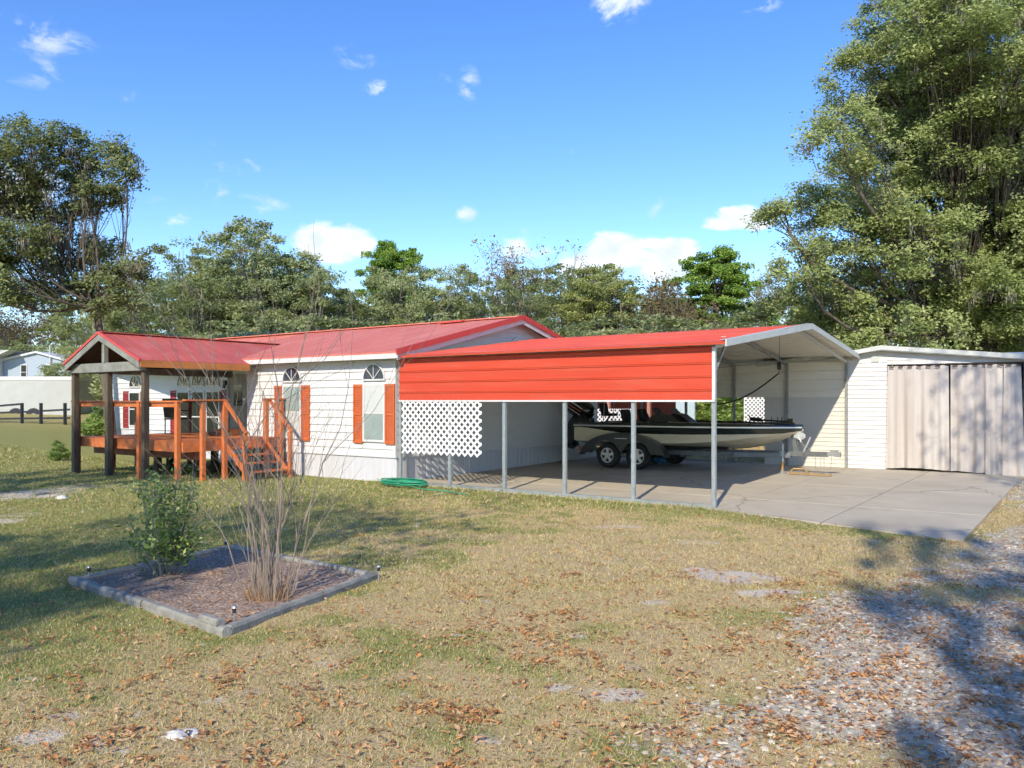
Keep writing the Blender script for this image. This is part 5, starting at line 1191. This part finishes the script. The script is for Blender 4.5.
# ------------------------------------------------------------ the large oak on the right
def cam_lobe(px, py, D, r, rz, depth=None):
    x, y = at((px-512)/FPX*D, D); return (x, y, CAM[2]+(401-py)/FPX*D, r, r, rz)
def big_oak():
    D = 31; fx, fy = at((985-512)/FPX*D, D); z = gz(fx, fy)
    rng = np.random.default_rng(21); L_ = []
    spots = [(905,40,2.0),(870,95,1.9),(845,150,1.6),(880,160,2.2),(815,205,1.2),(785,218,.9),(850,230,2.0),(800,262,1.1),(830,290,1.5),(815,330,1.1),(880,300,2.2),(940,90,2.6),(960,20,2.4),(1010,60,2.6),(1000,150,2.8),(930,200,2.6),(960,270,2.6),(1020,240,2.8),(900,340,1.8),(960,330,2.0),(1020,320,2.2),(1060,120,3),(1080,230,3),(1070,320,2.4),(1040,-20,3),(960,-40,2.6),(1110,40,3),(1120,150,3),(925,-10,1.8),(860,340,1.5),(900,120,1.9),(965,140,2.2),(915,240,1.9),(1000,200,2.2),(870,200,1.6),(985,90,2.0),(940,310,1.7),(1000,290,2.0),(775,212,.5),(838,112,.8),(848,55,.8),(790,290,.8)]
    for px, py, r in spots:
        l = cam_lobe(px, py, D+rng.normal()*1.6-1.6, r*1.05, r*.80); L_.append((l[0]-fx, l[1]-fy, l[2]-z, *l[3:]))
    t = make_tree('live_oak','huge olive green live oak with hanging grey moss rising behind the shed at the right','tree',4.5,.75, L_, 2300, 640000, .060, M['oakbig'], M['bark'], 21, .52, moss=700, limb=.085, hollow=.30, droop=.25)
    t.location = (fx, fy, z); t['group'] = ''; del t['group']
big_oak()
def left_oak():
    D = 29; fx, fy = at((113-512)/FPX*D, D); z = gz(fx, fy)
    rng = np.random.default_rng(31); L_ = []
    spots = [(30,150,1.5),(65,140,1.1),(110,150,1.0),(125,165,.7),(85,170,1.2),(10,190,1.6),(50,205,1.6),(95,195,1.1),(120,195,.7),(20,245,1.5),(65,250,1.5),(105,245,.9),(122,270,1.0),(90,280,1.1),(40,285,1.2),(5,285,1.0),(135,262,.6),(115,300,.8),(-30,170,2),(-40,240,2.2),(-30,130,1.4),(70,298,.6),(25,120,.7),(148,250,.5),(100,310,.5)]
    for px, py, r in spots:
        r *= .88; l = cam_lobe(px, py, D+rng.normal()*1.1, r, r*.72); L_.append((l[0]-fx, l[1]-fy, l[2]-z, *l[3:]))
    t = make_tree('live_oak','dark drooping live oak with moss at the left edge, its trunk behind the porch gable','tree',5.2,.15, L_, 560, 85000, .064, M['oakdark'], M['bark'], 31, .40, moss=200, limb=.07, hollow=.30, droop=.55, lean=(-.55,-.35))
    t.location = (fx, fy, z)
left_oak()

# trees standing behind and beside the viewer; their shadows fall on the lawn
def shade(kind, X, Y, H, H0, wsc, rz, label):
    x, y = at(X, Y); copy_thing(protos[kind], (x,y,gz(x,y)), rz, (H/H0*wsc, H/H0*wsc, H/H0), label, 'trees behind the viewing spot')
shade('bare', -8.0, .0, 11.5, 9.3, .7, 1.0, 'half bare tree just left of the viewer shading the lawn behind the flower bed')
shade('oak4', -15.6, 6.5, 13.0, 13, .62, 2.2, 'thin oak left of the lawn shading the porch')
shade('oak4', -12.2, -4.5, 12.0, 13, .7, 2.9, 'thin oak behind and left of the viewer shading the left lawn')
shade('bare2', -8.6, -5.2, 9.0, 7.6, .6, 0.7, 'small half bare tree behind the viewer shading the lower left corner')
shade('bare2', 8.0, 5.0, 15.0, 7.6, .34, 5.2, 'tall thin tree right of the driveway shading the curtains')
shade('oak4', -.6, -7.4, 15.0, 13, .26, 1.2, 'tall slim tree behind and right of the viewer shading the corner of the slab')

# ------------------------------------------------------------ shrubs of the flower bed
def leafy_shrub():
    x0, y0 = -2.64, -8.62; z0 = gz(x0, y0); rng = random.Random(3); g = np.random.default_rng(3)
    t = thing('leafy_shrub', (x0,y0,z0), 'small upright evergreen shrub with sparse fresh green leaves in the flower bed', 'shrub'); w = MB(); C_ = []
    for i in range(26):
        a = rng.uniform(0,6.28); r = rng.uniform(.08,.50); h = rng.uniform(.45,1.28)*(1-.25*r)
        tip = Vector((x0+math.cos(a)*r, y0+math.sin(a)*r, z0+h)); b = Vector((x0+math.cos(a)*.05, y0+math.sin(a)*.05, z0-.03)); m_ = b.lerp(tip,.5)+Vector((math.cos(a),math.sin(a),0))*-.04*r
        p = bez(b, m_, tip, 6); w.tube(p, [.009*(1-.1*j) for j in range(7)], 5)
        for q in p[2:]: C_.append((q, .055))
        for k in range(4):
            s = p[rng.randint(2,5)]; e = s+Vector((rng.gauss(0,.12),rng.gauss(0,.12),rng.uniform(.02,.14))); w.tube([s,e], [.004,.002], 4); C_.append((e,.055)); C_.append((s.lerp(e,.6),.045))
    w.build('stems', M['palebark'], t)
    c = []
    for q, r in C_:
        n = 9 if q.z > z0+.25 else 5
        c.append(np.array(q)+g.normal(size=(n,3))*r)
    c = np.concatenate(c); co, f = leaves_np(c, .026, g, .3, .42); np_mesh('foliage', co, f, M['shrubleaf'], np.repeat(g.random(len(c)),4), parent=t)
    # one bare leaning branch
    w = MB(); b = Vector((x0+.05,y0,z0+.3))
    for d, L_ in (((.35,.25,.55),1.0),((.55,.35,.62),1.15),((.62,.30,.50),1.1)):
        e = b+Vector(d)*L_; w.tube([b, b.lerp(e,.55)+Vector((0,0,-.04)), e], [.008,.006,.003], 5)
    w.build('bare_branch', M['barewood'], t)
leafy_shrub()
def crape_myrtle():
    x0, y0 = -.86, -8.62; z0 = gz(x0, y0); rng = random.Random(12)
    t = thing('crape_myrtle', (x0,y0,z0), 'tall leafless crape myrtle with many thin tan stems fanning up from the flower bed', 'shrub'); w = MB(); tw = MB()
    def grow(p, d, L_, r, k, mb):
        n = 5; pts = [p]; q = p.copy(); dd = d.copy()
        for i in range(n):
            dd = (dd+Vector((rng.gauss(0,.09),rng.gauss(0,.09),rng.gauss(.05,.05)))).normalized(); q = q+dd*(L_/n); pts.append(q.copy())
        mb.tube(pts, [r*(1-.45*i/n) for i in range(n+1)], 5 if r > .005 else 3, cap=False)
        if k == 0: return
        for i in range(rng.choice((2,2,3))):
            s_ = pts[rng.choice((3,4,5))] if i else pts[-1]; nd = (dd+Vector((rng.gauss(0,.34),rng.gauss(0,.34),rng.gauss(0,.12)))).normalized()
            grow(s_, nd, L_*rng.uniform(.5,.85), r*.62*rng.uniform(.8,1), k-1, tw if r < .009 else mb)
    for i in range(34):
        s = rng.gauss(0,.62); s = max(-1.2,min(1.2,s)); dp = rng.gauss(0,.4); H = rng.uniform(.70,1.10); big = i < 5
        b = Vector((x0+A_*s*.15-B_*dp*.18, y0+B_*s*.15+A_*dp*.18, z0-.04)); d = Vector((A_*s*.19-B_*dp*.18, B_*s*.19+A_*dp*.18, 1)).normalized()
        grow(b, d, H*(1.35 if big else 1), rng.uniform(.009,.012) if big else rng.uniform(.0045,.008), 3 if big else rng.choice((2,2,3)), w)
    w.build('stems', M['myrtle'], t); tw.build('twig_spray', M['barewood'], t)
crape_myrtle()
def grass_clump():
    rng = np.random.default_rng(8); x0, y0 = -.86, -8.65; n = 260; a = rng.random(n)*6.28; r = .19*rng.random(n)**.5; x = x0+np.cos(a)*r; y = y0+np.sin(a)*r; z = ground_z(x,y); L_ = .08+.22*rng.random(n)**1.5; dx, dy = np.cos(a)*L_*.35, np.sin(a)*L_*.35; b = rng.random(n)*6.28; w = .003
    co = np.stack([np.stack([x-np.cos(b)*w,y-np.sin(b)*w,z],-1), np.stack([x+np.cos(b)*w,y+np.sin(b)*w,z],-1), np.stack([x+dx,y+dy,z+L_],-1)],1).reshape(-1,3)
    m = ramp_mat('dead_straw', [(0,(.30,.16,.07)),(1,(.52,.36,.20))], .8, .2)
    o = np_mesh('dry_grass_tuft', co, np.arange(3*n).reshape(-1,3), m, np.repeat(rng.random(n),3), org=(x0,y0,0)); tag(o, 'dry straw-coloured grass tuft around the foot of the bare myrtle', 'grass tuft')
grass_clump()
def rocks():
    rng = random.Random(5)
    def rock(px, py, r, label):
        X, Y = px_ground(px, py); x, y = at(X, Y); z = gz(x, y)
        m = MB(); n = 9
        for j in range(5):
            ph = -.3+j*.42
            for i in range(n):
                th = 2*math.pi*i/n; k = r*math.cos(min(1.5,ph))*(.8+.4*rng.random()); m.v.append((x+math.cos(th)*k*1.2, y+math.sin(th)*k*.8, z+math.sin(ph)*r*.45*(.8+.3*rng.random())))
        for j in range(4):
            for i in range(n): m.f.append((j*n+i, j*n+(i+1)%n, (j+1)*n+(i+1)%n, (j+1)*n+i))
        m.f.append(tuple(4*n+i for i in range(n))); o = m.build('stone', M['rock'], None, (x,y,z)); tag(o, label, 'stone')
    rock(176,736,.065,'pale lumpy limestone in the bottom left of the lawn, left of a smaller one'); rock(192,731,.05,'smaller pale limestone touching the larger one in the bottom left lawn')
    rock(62,498,.14,'flat white stone on the sandy patch left of the porch posts')
rocks()

# ------------------------------------------------------------ far left: fence, white trailer, blue house, cart
def board_fence():
    D = 40
    f = thing('board_fence', (*at(-24,D),1.0), 'black board fence in front of the white trailer', 'fence')
    def P(px, py, d=D): x, y = at((px-512)/FPX*d, d); return (x, y, CAM[2]+(401-py)/FPX*d)
    for a, b in ((P(-40,409),P(22,404)),(P(-40,414),P(22,412)),(P(-40,419.5),P(22,418.5)),(P(22,412),P(70,409.5)),(P(22,418.5),P(70,418))):
        MB().beam(a, b, .04,.10).build('rail', M['fence'], f)
    for px, pt in ((22,404),(41,404),(65,404),(-8,406),(-35,408)):
        t_, b_ = P(px, pt), P(px, 424); MB().box(t_[0]-.06,t_[1]-.06,b_[2]-.3,t_[0]+.06,t_[1]+.06,t_[2]+.05).build('post', M['fence'], f)
board_fence()
def cargo_trailer():
    D = 46; x, y = at((30-512)/FPX*D, D); z = gz(x, y); t = thing('cargo_trailer', (x,y,z), 'long white enclosed cargo trailer parked in front of the blue house', 'trailer')
    base = Vector((x,y,0)); ux = Vector((A_,B_,0)); uy = Vector((-B_,A_,0)); ztop = CAM[2]+(401-376.5)/FPX*D; zb = CAM[2]+(401-416.5)/FPX*D
    def bx(mb, a0, a1, b0, b1, c0, c1): 
        pts = [base+ux*a0+uy*b0, base+ux*a1+uy*b0, base+ux*a1+uy*b1, base+ux*a0+uy*b1]; mb.prism([(p.x,p.y,c0) for p in pts], (0,0,c1-c0)); return mb
    bx(MB(), -4.5,2.35,0,2.4,zb,ztop-.2).build('body', M['farwhite'], t)
    bx(MB(), -4.53,2.38,-.03,2.43,ztop-.2,ztop).build('roof_cap', M['white'], t)
    bx(MB(), -4.5,2.35,-.02,2.4,zb-.08,zb-.001).build('frame', M['fence'], t)
    for a in (-.95, -.95+1.0):
        c = base+ux*(a+.15)+uy*.12; m = MB(); m.disc((c.x,c.y,zb-.02), tuple(uy), .36, .22, 20); w = m.build('wheel', M['tyre'], t)
        c = c-uy*.115; m = MB(); m.disc((c.x,c.y,zb-.02), tuple(uy), .20, .02, 16); m.build('rim', M['rim'], w)
        c = c+uy*.05; m = MB(); pts = [(c+ux*math.cos(th)*.46+Vector((0,0,zb+.02+math.sin(th)*.46))) for th in [math.pi*i/10 for i in range(11)]]; m.prism([tuple(p) for p in pts], tuple(-uy*.06)); m.build('wheel_arch', M['fence'], t)
cargo_trailer()
def far_house():
    D = 86; x, y = at((36-512)/FPX*D, D); h = thing('pale_blue_house', (x,y,2.5), 'pale blue-grey gabled house far behind the white trailer', 'house')
    base = Vector((x,y,0)); ux = Vector((A_,B_,0)); uy = Vector((-B_,A_,0)).normalized(); zz = lambda py: CAM[2]+(401-py)/FPX*D; k = D/FPX
    def poly(a, b): return [tuple(base+ux*((p-36)*k)+Vector((0,0,zz(q)))) for p, q in a]
    m = MB(); m.prism(poly([(3.5,420),(69,420),(69,361),(37,352.5),(3.5,360)],0), tuple(uy*14)); m.build('wall', M['farhouse'], h)
    m = MB(); m.prism(poly([(1.5,361.5),(37,353),(37,351.2),(1.5,359)],0), tuple(uy*14.5-uy*0)); m.prism(poly([(37,353),(71.5,362.5),(71.5,360.5),(37,351.2)],0), tuple(uy*14.5)); rf = m.build('roof', M['white'], h); rf.location = tuple(-uy*.3)
    for c in (24,47):
        m = MB(); a = poly([(c-3.2,379.5),(c+3.2,379.5),(c+3.2,364.5),(c-3.2,364.5)],0); m.prism([tuple(Vector(p)-uy*.06) for p in a], tuple(uy*.05)); w = m.build('window', M['white'], h)
        m = MB(); a = poly([(c-2.4,379),(c+2.4,379),(c+2.4,372.5),(c-2.4,372.5)],0); m.prism([tuple(Vector(p)-uy*.1) for p in a], tuple(uy*.03)); m.build('lower_pane', M['black'], w)
        m = MB(); a = poly([(c-2.4,371.8),(c+2.4,371.8),(c+2.4,365.3),(c-2.4,365.3)],0); m.prism([tuple(Vector(p)-uy*.1) for p in a], tuple(uy*.03)); m.build('upper_pane', M['tyre'], w)
    m = MB(); p = base+ux*((51-36)*k)-uy*.2; m.tube([(p.x,p.y,zz(400)),(p.x,p.y,zz(345))], .07, 6); m.build('meter_mast', M['trimgrey'], h)
    m = MB(); m.prism([tuple(Vector(p)-uy*1.5) for p in poly([(-30,420),(3,420),(3,358),(-30,358)],0)], tuple(uy*10)); m.build('side_wing', M['white'], h)
    m = MB(); m.prism([tuple(Vector(p)-uy*1.8) for p in poly([(-30,358),(4.5,358),(20,351),(-30,351)],0)], tuple(uy*10)); m.build('wing_roof', M['shedroof'], h)
far_house()
def utility_cart():
    D = 62; x, y = at((86-512)/FPX*D, D); k = D/FPX; zz = lambda py: CAM[2]+(401-py)/FPX*D; t = thing('utility_cart', (x,y,zz(402)), 'small dark blue cart with white frame parked far behind the porch posts', 'cart')
    base = Vector((x,y,0)); ux = Vector((A_,B_,0)); uy = Vector((-B_,A_,0))
    def bx(a0,a1,b0,b1,y0,y1): m = MB(); pts = [base+ux*a0*k+uy*b0, base+ux*a1*k+uy*b0, base+ux*a1*k+uy*b1, base+ux*a0*k+uy*b1]; m.prism([(p.x,p.y,zz(y1)) for p in pts], (0,0,zz(y0)-zz(y1))); return m
    bx(-8,0,0,1.2,389,396.5).build('body', M['blue'], t, bevel=.08); bx(0,9,0,1.2,393,397).build('cargo_bed', M['fence'], t)
    bx(-9,9,-.1,1.3,384.6,385.4).build('canopy', M['farwhite'], t)
    for a in (-8.6,-1,8): bx(a,a+.7,0,.06,385.4,393).build('canopy_post', M['farwhite'], t)
    for a in (-6,5): c = base+ux*a*k; m = MB(); m.disc((c.x,c.y,zz(398)), tuple(uy), .28,.2,14); m.build('wheel', M['tyre'], t)
utility_cart()
# back porch seen through the carport
def back_porch():
    global BACKP
    p = BACKP = thing('back_porch', (-10,14,.3), 'back porch with reddish posts and white lattice rail seen beyond the boat', 'porch')
    z0 = .35
    for x in (-13.2,-12.1,-11.0,-9.9,-8.8,-8.2): MB().box(x-.06,14,.0,x+.06,14.12,2.9).build('post', M['purplegrey'], p)
    m = MB(); m.box(-13.4,13.9,2.7,-8.0,14.2,2.9); m.build('beam', M['purplegrey'], p)
    m = MB(); m.box(-13.4,13.9,.3,-8.0,17,.5); m.build('floor', M['browndeck_shade'], p)
    m = MB(); m.prism([(-13.6,13.7,2.9),(-13.6,17.4,3.2),(-13.6,17.4,3.3),(-13.6,13.7,3.0)], (5.8,0,0)); m.build('roof', M['redtrim'], p)
    m = MB(); m.box(-13.4,17,.5,-8.0,17.1,2.9); m.build('back_wall', M['browndeck_shade'], p)
back_porch()
lattice('lattice_rail', -13.1,-8.9,13.95, .75,1.55, .17, .045, '', (-11,13.95,.7), M['lattice'], parent=BACKP)
def blue_door():
    m = MB(); m.box(-7.1,14.0,.1,-6.92,14.08,2.3); m.box(-6.58,14.0,.1,-6.38,14.08,2.3); m.box(-6.92,14.0,2.15,-6.58,14.08,2.3); m.box(-6.92,14.02,.1,-6.58,14.05,2.15)
    o = m.build('garden_gate', M['lightblue'], None, (-6.75,14,.1)); tag(o, 'pale blue gate standing beyond the boat between the bushes', 'gate')
blue_door()
